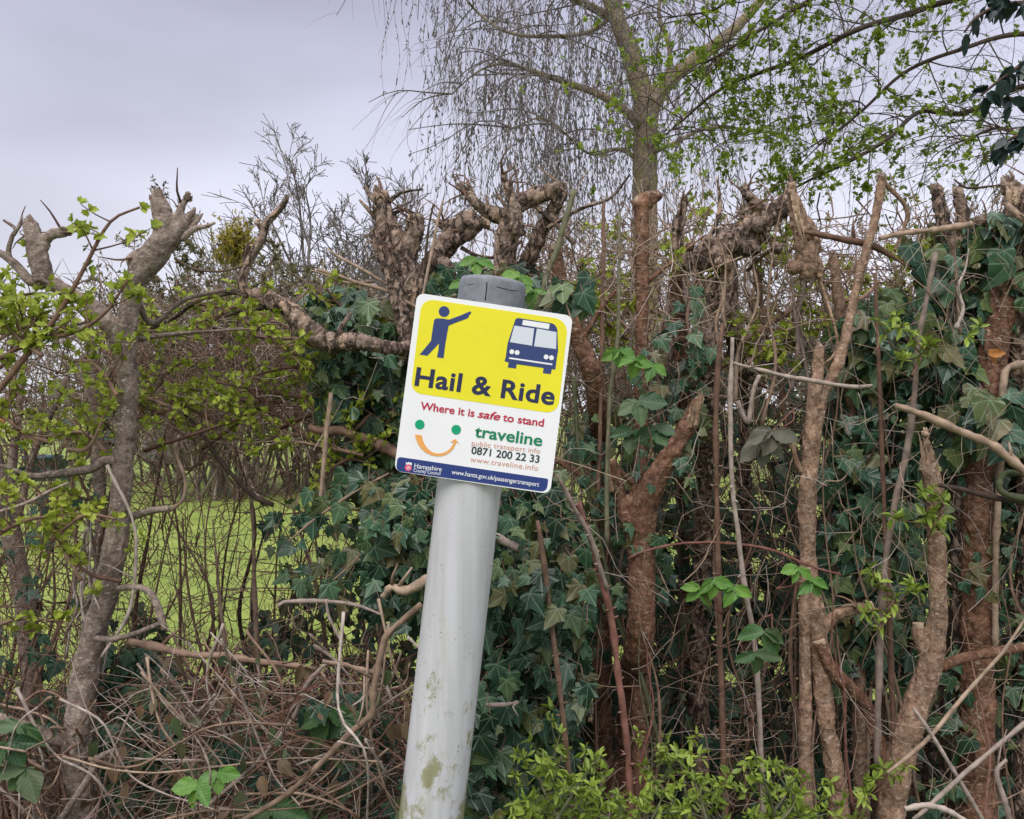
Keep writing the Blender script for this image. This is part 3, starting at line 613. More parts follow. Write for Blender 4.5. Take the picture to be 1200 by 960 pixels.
tree('coppiced_tree', 'thick red brown trunk with a Y fork in the middle below the bramble leaves', 2.12, [
    [(742, 1170, 26, .3), (738, 900, 20, .3), (744, 800, 19, .15), (750, 750, 19), (751, 660, 18), (752, 590, 21), (768, 562, 17), (785, 535, 12), (798, 512, 11), (812, 485, 9), (818, 470, 7)],
    [(742, 620, 13), (730, 592, 9), (722, 565, 8), (716, 540, 6)]], BARK_R, [(0, 'torn'), (1, 'cut')],
    [[(764, 588, 4), (745, 568, 4), (722, 549, 3.5)], [(740, 596, 4), (700, 570, 4, .05), (655, 540, 5, .1), (600, 520, 4, .15)]], disp=0.0054, ridge=0.0037, fresh=True, spikes=[[(812, 500, 5, -.02), (816, 478, 6, -.02), (820, 462, 4, -.02), (818, 452, 1.5, -.02)], [(716, 575, 4, -.022), (713, 555, 4.5, -.022), (714, 541, 3, -.02)]])
tree('coppiced_tree', 'brown trunk leaning right out from behind the right edge of the sign', 2.15, [
    [(712, 1200, 14, .5), (706, 800, 12, .5), (703, 560, 12, .35), (701, 500, 12, .1), (697, 445, 12), (684, 412, 12), (672, 385, 12), (664, 360, 11), (656, 325, 9), (650, 290, 7)]], BARK_R, [(0, 'torn')],
    [[(682, 410, 4), (690, 385, 3.5), (712, 352, 3), (728, 335, 2)]], disp=0.0045, ridge=0.0037)
tree('coppiced_tree', 'knotted upright trunk right of centre with two crooked side stubs near its middle', 2.1, [
    [(1000, 1280, 17), (985, 960, 13), (979, 910, 12), (968, 840, 11), (961, 770, 11), (956, 720, 12), (948, 660, 10), (946, 600, 11), (948, 545, 10), (953, 480, 9.5), (957, 440, 8), (960, 405, 5)],
    [(957, 750, 10), (964, 735, 9), (982, 720, 7.5), (1002, 714, 7), (1021, 711, 6.5)], [(963, 740, 8), (954, 735, 8)]],
    BARK_T, [(0, 'torn'), (1, 'cut')], [[(940, 555, 4), (932, 535, 3.5), (928, 512, 2)]], disp=0.0045, ridge=0.0037, head=3)
tree('sawn_tree_stub', 'sawn off slanting stub leaning against the knotted upright trunk', 2.08, [
    [(1035, 900, 9), (1024, 850, 9), (1008, 818, 9), (985, 796, 9), (972, 780, 9), (964, 762, 8.5), (960, 752, 8)], [(1035, 900, 9), (1040, 1000, 10), (1042, 1280, 12)]], BARK_R, [(0, 'cut')], (), disp=0.0027, ridge=0.0025, cat='stump')
tree('snapped_tree', 'tall snapped trunk with a pale pointed torn top at right', 2.05, [
    [(1050, 1280, 22), (1044, 1000, 18), (1050, 920, 17), (1060, 872, 17), (1073, 827, 16.5), (1090, 780, 15), (1097, 740, 13), (1099, 674, 11), (1096, 610, 11), (1091, 557, 11), (1088, 545, 9)],
    [(1094, 570, 7), (1090, 540, 6.5), (1085, 518, 4), (1083, 507, 2)], [(1088, 770, 8), (1078, 748, 8), (1076, 732, 7)], [(1082, 820, 10), (1090, 800, 9), (1085, 770, 9)]],
    BARK_T, [(0, 'torn'), (1, 'torn'), (2, 'cut')], [[(1096, 785, 6), (1120, 774, 7.5), (1150, 767, 7), (1180, 762, 7), (1230, 752, 6)]], disp=0.0036, ridge=0.0037, brm=BARK_R, fresh=True, spikes=[[(1096, 575, 5, -.022), (1091, 548, 7, -.018), (1087, 525, 5, -.01), (1083, 507, 2, 0)], [(1088, 560, 4, -.03), (1082, 552, 4, -.03), (1076, 552, 2, -.03)], [(1100, 580, 3, -.02), (1099, 552, 3, -.015), (1094, 535, 1, -.01)]])
tree('coppiced_tree', 'thick ivy clad reddish trunk at the lower right edge', 2.2, [
    [(1148, 1140, 30), (1146, 940, 22), (1145, 850, 21), (1146, 760, 20), (1145, 640, 19), (1150, 520, 18), (1165, 400, 18), (1185, 320, 20)]], BARK_R, (), (), disp=0.0054, ridge=0.0037)
tree('pollarded_tree', 'massive dark stump head with a pale split top at the upper right edge', 2.2, [
    [(1225, 1200, 34), (1222, 700, 30), (1215, 450, 28), (1205, 360, 27), (1200, 300, 26), (1196, 250, 20), (1190, 225, 11), (1181, 212, 7)], [(1200, 250, 14), (1215, 225, 12), (1228, 210, 9)], [(1192, 300, 14), (1172, 285, 11), (1160, 270, 9), (1152, 258, 7)]],
    BARK_G, [(0, 'torn'), (1, 'torn'), (2, 'torn')], [[(1176, 235, 4, -.08), (1190, 250, 5, -.1), (1215, 268, 5, -.1)]], disp=0.0074, ridge=0.0100, head=10, spikes=[[(1186, 240, 5, -.03), (1185, 225, 7, -.03), (1182, 214, 5, -.02)]])
tree('lopped_tree', 'pair of lopped grey stubs standing side by side in the upper right hedge top', 2.25, [
    [(1120, 420, 10), (1116, 300, 11), (1106, 262, 9), (1100, 240, 8), (1098, 222, 7)], [(1116, 300, 10), (1128, 262, 8), (1126, 240, 7), (1122, 222, 5.5)], [(1120, 420, 10), (1128, 700, 12), (1130, 1200, 16)]], BARK_G, [(0, 'torn'), (1, 'torn')],
    [[(1106, 240, 3.5), (1098, 228, 3), (1092, 218, 2)], [(1132, 262, 3), (1138, 244, 2), (1140, 236, 1)]], disp=0.0054, ridge=0.0050, cat='stump')
tree('coppiced_tree', 'ragged red brown stem with a shredded top left of the scaly pollard head', 2.35, [
    [(806, 1220, 10, .5), (802, 700, 8, .5), (800, 480, 9, .1), (797, 400, 9), (793, 340, 8.5), (791, 300, 7)]], BARK_R, [(0, 'torn')], (), disp=0.0036, ridge=0.0050)
tree('coppiced_tree', 'tall bent brown stem curving down left from a knobbed top in the right hedge', 2.1, [
    [(948, 1290, 9), (944, 700, 8), (958, 500, 7), (970, 452, 7), (986, 418, 7), (997, 368, 6), (1009, 314, 5.5), (1024, 262, 5), (1032, 222, 5.5), (1034, 208, 6)]], BARK_T, [(0, 'torn')],
    [[(1034, 212, 3.5), (1046, 224, 3.2), (1060, 240, 3), (1063, 256, 3), (1056, 275, 2.5), (1048, 295, 2)]], disp=0.0027, ridge=0.0025)
tree('coppiced_tree', 'smooth tan side stem beneath the long horizontal stick in the right hedge', 2.3, [
    [(1010, 1200, 9), (1004, 600, 8), (992, 420, 8), (986, 375, 8), (980, 330, 7), (976, 300, 6)]], BARK_T, [(0, 'torn')], [[(988, 352, 3.5), (1010, 350, 3), (1030, 330, 2)]], disp=0.0027, ridge=0.0013)
tree('coppiced_tree', 'slim grey second trunk just left of the speckled lopped tree', 2.35, [
    [(122, 1200, 10), (118, 700, 8), (117, 560, 8), (113, 490, 8), (108, 430, 7.5), (106, 395, 6)]], BARK_L, [(0, 'torn')], [[(112, 480, 3), (92, 440, 3), (70, 420, 2)]], disp=0.0027, ridge=0.0013)
tree('coppiced_tree', 'dark slanting trunk at the left picture edge behind the spring leaves', 2.4, [
    [(60, 1200, 16), (34, 760, 13), (16, 640, 12), (2, 570, 11), (-14, 500, 10), (-30, 440, 9)]], BARK_L, (), [[(20, 660, 6), (14, 560, 6), (22, 480, 5.5), (26, 440, 4)], [(18, 620, 5), (40, 530, 5), (62, 480, 5), (80, 440, 4)]], disp=0.0027, ridge=0.0013)

# ------------------------------------------------------------------ single sticks, canes and dead stems one can follow
def stick(name, label, cat, pts, Y, m, group=None, thorn=0, twigs=0, sides=7):
    L_ = path([(q[0], q[1], q[2]*.84, *q[3:]) for q in pts], Y, max(10, 5*len(pts))); L_[:, :3] += .003*np.stack([fbm(L_[:, :3]*14+i*9, 2) for i in range(3)], -1)
    root = L_[np.argmin(L_[:, 2])]; g = Geo(); tubes(g, L_[:, :3], L_[:, 3]*(1+.12*rng.normal(0, 1, len(L_))), sides, rng.random(), rough=.15)
    if thorn:
        for _ in range(thorn):
            i = rng.integers(1, len(L_)-1); c = L_[i, :3]; d = unit(rng.normal(0, 1, 3)*[1, .6, .4]); tg = unit(L_[i]-L_[i-1])[:3]; d = unit(d-tg*(d@tg)); r = L_[i, 3]
            tubes(g, np.array([c+d*r*.8, c+d*r*2.3+tg*r*.5]), np.array([r*.45, r*.05]), 4, .9)
    for _ in range(twigs):
        i = rng.integers(2, len(L_)-1); c = L_[i, :3]; d = unit(rng.normal(0, 1, 3)+[0, 0, .8]); l = rng.uniform(.03, .1)
        tubes(g, np.array([c, c+d*l*.5+rng.normal(0, .004, 3), c+d*l]), L_[i, 3]*np.array([.55, .4, .2]), 4, rng.random())
    return tag(g.build(name, m, loc=root[:3]), label, cat, group)
HS = 'sapling'; BC = 'bramble_cane'; DS = 'dead_stalk'
for a in [
 (HS, 'slender pale green stick leaning right above the sign cap', 'stem', [(612, 420, 5), (640, 325, 4.5), (652, 294, 4.5), (664, 254, 4), (673, 222, 4.5)], 2.1, T_GREEN, 0, 1),
 (HS, 'straight brown stick standing up right of the sign against the birch twigs', 'stem', [(700, 620, 3.5), (705, 400, 3.2), (707, 300, 3), (708, 234, 2.6)], 2.15, T_BROWN, 0, 1),
 (HS, 'thin grey green shoot standing up between sign and hooked red stem', 'stem', [(711, 640, 3.2), (712, 527, 3.2), (716, 457, 3.2), (724, 395, 3), (725, 330, 2.6), (726, 250, 2)], 2.05, T_GREEN, 0, 0),
 (BC, 'dark green cane curving down to the right beside the sign', 'cane', [(672, 440, 3), (680, 540, 3.2), (700, 620, 3.4), (722, 720, 3.4), (752, 795, 3.4), (775, 880, 3.4)], 2.15, T_GREEN, 8, 0),
 (BC, 'thick thorny cane shading from pale tan top to red base right of the post', 'cane', [(741, 990, 5), (737, 900, 5), (725, 790, 5), (712, 705, 5), (696, 645, 5), (684, 608, 4.5), (678, 588, 4.5)], 1.85, T_RED, 26, 0),
 (DS, 'bleached split cane lying along the thick thorny cane', 'stem', [(712, 690, 3.5), (692, 630, 3.6), (672, 592, 3.4), (658, 566, 3), (652, 556, 2)], 1.84, T_PALE, 12, 0),
 (BC, 'brown thorny cane standing upright through the ivy right of the post', 'cane', [(674, 1000, 4.5), (668, 920, 4.2), (656, 810, 4.2), (645, 715, 4), (636, 650, 3.8), (630, 610, 3.5)], 1.9, T_BROWN, 24, 0),
 (BC, 'arching thin red bramble across the middle of the right hedge', 'cane', [(735, 655, 1.5), (755, 646, 1.8), (800, 637, 2), (860, 637, 2), (905, 645, 2), (950, 664, 1.8), (986, 674, 1.5)], 2.0, T_RED, 12, 0),
 (DS, 'long pale wiry stem running from mid hedge to the bottom edge', 'stem', [(858, 395, 3), (856, 460, 3.2), (858, 560, 3.6), (870, 670, 3.8), (882, 740, 3.8), (888, 800, 3.8), (896, 985, 4)], 1.95, T_PALE, 6, 0),
 (BC, 'straight reddish thorny cane left of the long pale wiry stem', 'cane', [(852, 990, 4.8), (848, 880, 4.6), (843, 720, 4.4), (840, 600, 4.2), (840, 460, 4), (846, 380, 3)], 2.0, T_BROWN, 26, 0),
 (DS, 'grey white leaning dead stem in front of the ivy wall', 'stem', [(1028, 900, 4.6), (1030, 800, 4.6), (1034, 700, 4.6), (1045, 610, 4.4), (1062, 530, 4.2), (1071, 470, 4), (1076, 400, 3.8), (1087, 345, 3.6), (1097, 296, 4)], 2.0, T_PALE, 0, 2),
 (DS, 'dark thin straight stem left of the leaning dead stem', 'stem', [(1048, 900, 4), (1042, 720, 4.2), (1036, 600, 3.4), (1032, 480, 3), (1025, 320, 2.6)], 2.05, T_BROWN, 4, 1),
 (DS, 'long bare twig stretching sideways over the knotted trunk', 'stem', [(858, 425, 2), (900, 437, 3), (960, 448, 3.4), (1000, 453, 3), (1022, 452, 2.2)], 2.0, T_PALE, 0, 1),
 (DS, 'stout grey brown bough sloping down to the right edge', 'branch', [(1050, 476, 4.5), (1080, 486, 5.5), (1120, 503, 6), (1160, 520, 6.4), (1185, 540, 6.2), (1225, 572, 6)], 1.95, T_TAN, 0, 2),
 (DS, 'dark twig running to the right edge under the grey brown bough', 'stem', [(1100, 569, 3), (1135, 576, 3.6), (1165, 584, 4), (1225, 592, 3.5)], 2.0, T_DARK, 0, 1),
 (HS, 'bent orange brown stem entering from the right edge and turning down', 'stem', [(1240, 424, 5), (1200, 427, 5.5), (1182, 432, 5.5), (1176, 450, 5), (1174, 520, 4.6), (1168, 620, 4.5), (1166, 760, 4.5)], 2.15, T_TAN, 0, 0),
 (HS, 'looped green brown twig hooking back at the right edge', 'stem', [(1198, 556, 4), (1180, 555, 4.5), (1172, 566, 4.5), (1176, 578, 4.5), (1200, 585, 5)], 1.98, T_GREEN, 0, 0),
 (DS, 'pale twig crossing up to the right below the big side branch', 'stem', [(1040, 905, 3), (1085, 868, 3.2), (1130, 815, 3), (1172, 768, 2.5), (1205, 720, 2)], 1.9, T_TAN, 0, 1),
 (DS, 'bleached stick rising to the right edge at bottom right', 'stem', [(1070, 960, 3), (1100, 934, 3.4), (1150, 890, 3.4), (1215, 836, 3)], 1.85, T_PALE, 0, 1),
 (DS, 'thin straight dead stem leaning down right across the snapped trunk base', 'stem', [(1070, 830, 2.6), (1100, 874, 2.8), (1150, 958, 3), (1160, 985, 3)], 1.88, T_PALE, 0, 0),
 (DS, 'crooked bleached twig lying along the bottom edge at right', 'stem', [(1060, 948, 4), (1085, 944, 4.5), (1110, 950, 4), (1135, 965, 3)], 1.75, T_PALE, 0, 0),
 (DS, 'pale twig standing at the bottom right corner', 'stem', [(1190, 985, 4), (1178, 940, 4), (1168, 905, 3.5), (1180, 890, 2)], 1.8, T_PALE, 0, 1),
 (HS, 'long horizontal stick lying along the hedge top at right', 'branch', [(940, 272, 3), (955, 274, 4), (985, 280, 5), (1012, 285, 5), (1030, 292, 4.5), (1050, 304, 2.5), (1062, 312, 1)], 2.12, T_BROWN, 0, 3),
 (HS, 'straight tan stick running right to the pair of lopped stubs', 'branch', [(1030, 280, 3), (1062, 273, 4), (1100, 269, 4.4), (1140, 263, 4.2)], 2.1, T_TAN, 0, 1),
 (HS, 'thin olive twig arching from the massive dark stump toward the left', 'stem', [(1172, 217, 1.6), (1140, 220, 1.8), (1130, 219, 1.8), (1118, 210, 1.2)], 2.2, T_DARK, 0, 0),
 (DS, 'forked tan dead branch propped beside the post at lower left', 'branch', [(270, 968, 3), (335, 932, 4), (380, 890, 4.4), (412, 858, 4.6), (436, 836, 5), (437, 812, 5), (449, 760, 5), (456, 742, 5), (494, 708, 4.5)], 1.75, T_TAN, 0, 3),
 (DS, 'torn pale stub poking out beside the post at left', 'branch', [(448, 700, 4), (458, 688, 5), (476, 692, 7), (500, 680, 7), (520, 672, 7)], 1.85, T_TAN, 0, 2),
 (DS, 'pale dead twig rising right above the tangle', 'stem', [(236, 950, 3), (300, 895, 3.4), (345, 840, 3.4), (358, 805, 3.2), (384, 776, 3)], 1.9, T_PALE, 0, 2),
 (DS, 'short pale stick joining the dead branches left of the post', 'stem', [(378, 775, 3), (402, 778, 3), (425, 784, 3), (446, 790, 3)], 1.85, T_TAN, 0, 0),
 (DS, 'bleached stick lying level above the dead stalks with one drooping twig', 'stem', [(326, 712, 2), (335, 705, 2.8), (383, 705, 3), (420, 710, 2.5), (450, 722, 1.5)], 2.0, T_PALE, 0, 1),
 (DS, 'drooping pale twig below the level bleached stick', 'stem', [(382, 702, 2), (386, 724, 2.2), (402, 755, 2)], 1.98, T_PALE, 0, 0),
 (DS, 'thick rough brown stick lying across the top of the tangle', 'branch', [(150, 752, 6), (180, 758, 6), (225, 768, 5), (260, 768, 5), (310, 776, 4.5), (370, 784, 3)], 1.98, T_BROWN, 0, 3),
 (DS, 'cut pale stub jutting right from behind the post', 'branch', [(560, 620, 6), (582, 630, 5.5), (596, 637, 6), (607, 642, 6)], 1.95, T_PALE, 0, 0),
 (DS, 'pale straw coloured twig below the stub behind the post', 'stem', [(570, 826, 3), (590, 826, 3.4), (608, 823, 2.5)], 1.9, T_PALE, 0, 1),
 (DS, 'white straight twig leaning left in front of the leaves at left', 'stem', [(-10, 602, 2.2), (30, 590, 2.2), (62, 574, 2), (80, 566, 1.2)], 1.9, T_PALE, 0, 0),
 (DS, 'thin dead stalk curling down beside the grey speckled tree', 'stem', [(118, 770, 2), (150, 720, 2.4), (159, 660, 2.5), (155, 610, 2), (125, 545, 2.5)], 1.95, T_PALE, 0, 1),
 (HS, 'dark slanting stem in the open gap over the lawn', 'stem', [(192, 460, 2), (230, 500, 2.6), (262, 545, 3.2), (295, 580, 3.4), (320, 592, 3)], 2.25, T_DARK, 0, 2),
 (HS, 'brown slanting stem above the lawn gap sloping to the sign', 'stem', [(280, 445, 2), (330, 490, 2.6), (400, 545, 3), (440, 568, 2.5)], 2.2, T_BROWN, 0, 3),
 (HS, 'pale straight twig rising right across the lawn gap', 'stem', [(338, 635, 1.5), (370, 608, 2), (410, 580, 2), (455, 555, 1.5)], 2.05, T_TAN, 0, 0),
 (HS, 'tan stem hanging from the crooked limb left of the sign', 'stem', [(388, 460, 3), (384, 500, 3.4), (378, 560, 3.2), (371, 630, 3)], 2.1, T_TAN, 0, 1),
 (HS, 'stout broken brown stub pointing left beside the sign', 'branch', [(362, 500, 5), (380, 505, 6), (400, 504, 7), (420, 512, 7.5), (440, 520, 8), (470, 535, 8)], 2.15, T_BROWN, 0, 2),
 (HS, 'curved grey stem left of the lawn gap', 'stem', [(210, 510, 1.8), (206, 530, 2.2), (216, 560, 2.6), (214, 585, 2.8), (195, 600, 3)], 2.1, T_TAN, 0, 0),
 (HS, 'pale leaning stick below the scaly pollard head', 'stem', [(865, 470, 3), (876, 495, 3.4), (884, 455, 3.2), (890, 440, 2.8)], 2.1, T_PALE, 0, 0),
 (HS, 'dark forked stick sloping under the scaly pollard head', 'stem', [(845, 420, 4), (865, 405, 4), (895, 385, 4), (925, 365, 3.5), (940, 355, 3)], 2.3, T_BROWN, 0, 3),
 (HS, 'blackish curved branch behind the hanging branch', 'branch', [(880, 440, 5), (905, 420, 5.5), (925, 395, 6), (940, 350, 6), (942, 320, 5)], 2.5, T_DARK, 0, 4),
 (DS, 'fan of dry cut sticks left of the burred stump', 'stem', [(490, 362, 2.5), (450, 340, 2.8), (415, 330, 2.6), (372, 316, 2.2)], 2.15, T_TAN, 0, 1),
 (DS, 'upper dry stick pointing left at the burred stump', 'stem', [(470, 345, 2.5), (430, 318, 2.4), (400, 303, 2), (384, 292, 1.4)], 2.17, T_TAN, 0, 0),
 (DS, 'lower dry stick pointing left at the burred stump', 'stem', [(440, 330, 2), (410, 332, 2.2), (385, 324, 2), (364, 317, 1.5)], 2.2, T_TAN, 0, 0),
 (HS, 'straight grey shoot crossing the burred stump beside the sign corner', 'stem', [(495, 350, 2), (505, 300, 2.2), (512, 262, 2), (519, 235, 1.5)], 1.95, T_TAN, 0, 0),
 (HS, 'thin dark shoot between the burred and knuckled stumps', 'stem', [(498, 320, 1.6), (502, 270, 1.8), (508, 240, 1.4)], 2.1, T_DARK, 0, 0),
 (HS, 'drooping dark wire thin twig right of the grey speckled tree top', 'stem', [(205, 302, 1.8), (225, 315, 1.8), (255, 318, 1.7), (284, 312, 1.6)], 2.0, T_DARK, 0, 0),
]: stick(*a[:6], thorn=a[6], twigs=a[7])

# ------------------------------------------------------------------ random stems: each its own object, indistinguishable ones share a label
def stems(name, label, cat, group, n, xr, yb, yt, rr, Yr, m, lean=.12, thorn=0, twigs=1, bend=.03):
    for i in range(n):
        x = rng.uniform(*xr); Y = rng.uniform(*Yr); yt_ = rng.uniform(*yt); yb_ = rng.uniform(*yb); r = rng.uniform(*rr); dx = rng.normal(0, lean)*(yb_-yt_)
        pts = [(x-dx*(.5-t_)+rng.normal(0, bend)*(yb_-yt_)*(0 < t_ < 1), yb_+(yt_-yb_)*t_, r*(1-.8*t_)) for t_ in np.linspace(0, 1, 5)]
        stick(name, label, cat, pts, Y, m[i % len(m)], group, thorn, twigs, 5)
stems(HS, 'thin bare upright stem in the open hedge over the lawn gap', 'stem', 'bare stems over the lawn gap', 24, (165, 480), (900, 1000), (380, 620), (1.6, 6), (2.3, 3.1), [T_BROWN, T_DARK, T_BROWN, T_TAN], .1, 0, 6)
stems(HS, 'thin bare stem among the spring leaves at the left', 'stem', 'bare stems at the left edge', 16, (-40, 120), (900, 1000), (380, 600), (2, 6), (2.2, 3.0), [T_BROWN, T_TAN], .15, 0, 5)
stems(HS, 'thin upright stem standing among the ivy of the right hedge', 'stem', 'bare stems in the right hedge', 56, (600, 1230), (900, 1100), (290, 620), (1.4, 4.2), (2.1, 2.9), [T_BROWN, T_TAN, T_DARK, T_BROWN], .06, 0, 4)
stems(HS, 'short lopped stick poking up along the hedge top', 'stem', 'lopped sticks along the hedge top', 50, (625, 1190), (380, 520), (215, 300), (1.6, 5), (2.1, 2.6), [T_BROWN, T_TAN, T_PALE], .12, 0, 3)
stems(BC, 'thin thorny bramble cane threading the lower right hedge', 'cane', 'bramble canes in the lower right hedge', 8, (610, 1180), (950, 1050), (560, 760), (2., 3.6), (1.85, 2.2), [T_RED, T_BROWN, T_GREEN], .14, 10, 0)
# dry fallen stalks: a sheaf and a criss-cross tangle left of the post
def stalks(n, x0r, y0r, x1r, y1r, Yr, rr, label, group, m, sag=12):
    for i in range(n):
        Y = rng.uniform(*Yr); a = (rng.uniform(*x0r), rng.uniform(*y0r)); b_ = (rng.uniform(*x1r), rng.uniform(*y1r)); r = rng.uniform(*rr)
        pts = [(a[0]+(b_[0]-a[0])*t_+rng.normal(0, sag)*(0 < t_ < 1), a[1]+(b_[1]-a[1])*t_+rng.normal(0, sag)*(0 < t_ < 1), r*(1-.4*t_), rng.normal(0, .05)) for t_ in (0, .33, .66, 1)]
        stick(DS, label, 'stem', pts, Y, m[i % len(m)], group, 0, 0, 5)
stalks(34, (150, 290), (730, 800), (225, 380), (850, 990), (1.8, 2.3), (.9, 2.2), 'pale dry stalk in the drooping sheaf left of the post', 'dry stalks in the drooping sheaf', [T_PALE, T_TAN, T_BROWN, T_PALE], 13)
stalks(64, (60, 360), (800, 990), (200, 520), (790, 990), (1.75, 2.3), (1., 2.4), 'pale dry stalk lying in the tangle at lower left', 'dry stalks lying in the tangle', [T_PALE, T_BROWN, T_TAN, T_BROWN], 18)
stalks(30, (360, 500), (700, 960), (330, 500), (760, 990), (1.75, 2.1), (1.4, 3.), 'dry stalk hanging close beside the post', 'dry stalks beside the post', [T_TAN, T_PALE], 12)
stalks(22, (95, 130), (600, 680), (70, 125), (740, 800), (2.05, 2.2), (1.4, 2.6), 'pale dry stalk hanging behind the grey speckled tree', 'dry stalks behind the speckled tree', [T_PALE], 5)
stalks(26, (-30, 90), (800, 980), (10, 160), (820, 990), (1.8, 2.2), (1.4, 3.), 'dry stalk in the bottom left corner', 'dry stalks in the bottom left corner', [T_TAN, T_PALE, T_BROWN], 12)

# fine twig tangle that nobody could count
def tangle(name, n, xr, yr, Yr, ln, rr, m, vert=0., horiz=0., label='fine tangled bare twigs of the hedge'):
    x = rng.uniform(*xr, n); y = rng.uniform(*yr, n); Y = rng.uniform(*Yr, n)
    c = np.stack([(x-600)/F*Y, Y, EYE+(480-y)/F*Y], -1); d = rng.normal(0, 1, (n, 3)); d[:, 1] *= .5; d[:, 2] *= 1+vert; d[:, 0] *= 1+horiz; d = unit(d)
    l = rng.uniform(.35, 1, n)*ln; t_ = np.linspace(-.5, .5, 7)
    P = c[:, None]+d[:, None]*l[:, None, None]*t_[None, :, None]
    b1 = rng.normal(0, .09, (n, 1, 3))*l[:, None, None]; b2 = rng.normal(0, .05, (n, 1, 3))*l[:, None, None]
    P = P+b1*(1-4*t_**2)[None, :, None]+b2*np.sin(t_*9)[None, :, None]+rng.normal(0, .0025, P.shape)
    r = rng.uniform(*rr, n)[:, None]*np.linspace(1, .45, 7)[None]
    P[..., 2] = np.maximum(P[..., 2], .03)
    return tag(tubes(Geo(), P, r, 4, None, False).build(name, m), label, 'twigs', kind='stuff')
tangle('twig_tangle', 650, (150, 520), (370, 800), (2.2, 3.2), .34, (.0008, .0022), T_BROWN, .6)
tangle('twig_tangle', 420, (150, 500), (380, 760), (2.2, 3.0), .2, (.0007, .0018), T_TAN, .3)
tangle('twig_tangle', 650, (130, 500), (340, 500), (2.2, 3.2), .26, (.0007, .0019), T_BROWN, .1)
tangle('twig_tangle', 600, (-80, 500), (340, 515), (2.1, 3.0), .24, (.0007, .0018), T_PALE, .1)
tangle('twig_tangle', 1100, (-60, 170), (370, 960), (2.1, 3.1), .32, (.0008, .0022), T_BROWN, .2)
tangle('twig_tangle', 2400, (560, 1260), (270, 960), (2.35, 3.3), .36, (.0008, .0024), T_BROWN, .3)
tangle('twig_tangle', 420, (600, 1240), (270, 960), (1.95, 2.35), .26, (.0006, .0015), T_TAN, .5, 0, 'fine tan twigs in front of the right hedge')
tangle('twig_tangle', 240, (600, 1240), (270, 960), (1.95, 2.3), .3, (.0006, .0014), T_PALE, .3, .2, 'fine pale twigs in front of the right hedge')
tangle('twig_tangle', 1000, (600, 1240), (250, 480), (2.2, 2.9), .3, (.0008, .0025), T_TAN, .2)
tangle('dry_stalk_tangle', 750, (40, 520), (790, 1000), (2.0, 2.9), .4, (.0007, .002), T_BROWN, 0, .4, 'fine brown dry stalks and thorns beneath the hedge')
tangle('dry_stalk_tangle', 260, (100, 500), (790, 1000), (1.8, 2.4), .3, (.0006, .0016), T_RED, 0, .5, 'fine reddish dry stalks in the tangle')
tangle('dry_stalk_tangle', 360, (100, 480), (800, 1000), (1.8, 2.3), .34, (.0006, .0015), T_PALE, 0, .6, 'fine pale dry stalks in the tangle')
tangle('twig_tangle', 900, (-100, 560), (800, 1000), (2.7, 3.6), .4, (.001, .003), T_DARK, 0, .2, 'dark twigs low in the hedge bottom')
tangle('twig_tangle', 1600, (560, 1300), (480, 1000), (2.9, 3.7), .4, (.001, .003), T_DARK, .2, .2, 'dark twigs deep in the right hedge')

# leaf litter
k = 5000; P = np.c_[rng.uniform(-3, 3, k), rng.uniform(1.5, 4.6, k), np.zeros(k)]; P[:, 2] = bank_z(P[:, 0], P[:, 1])+rng.uniform(0, .05, k)
d = rng.normal(0, 1, (k, 3)); d[:, 2] *= .3; nn = rng.normal(0, .4, (k, 3)); nn[:, 2] += 1
tag(leaves(Geo(), ov_t, P, d, nn, rng.uniform(.03, .07, k)).build('leaf_litter', DEADL), 'brown fallen leaves under the hedge', 'leaves', kind='stuff')

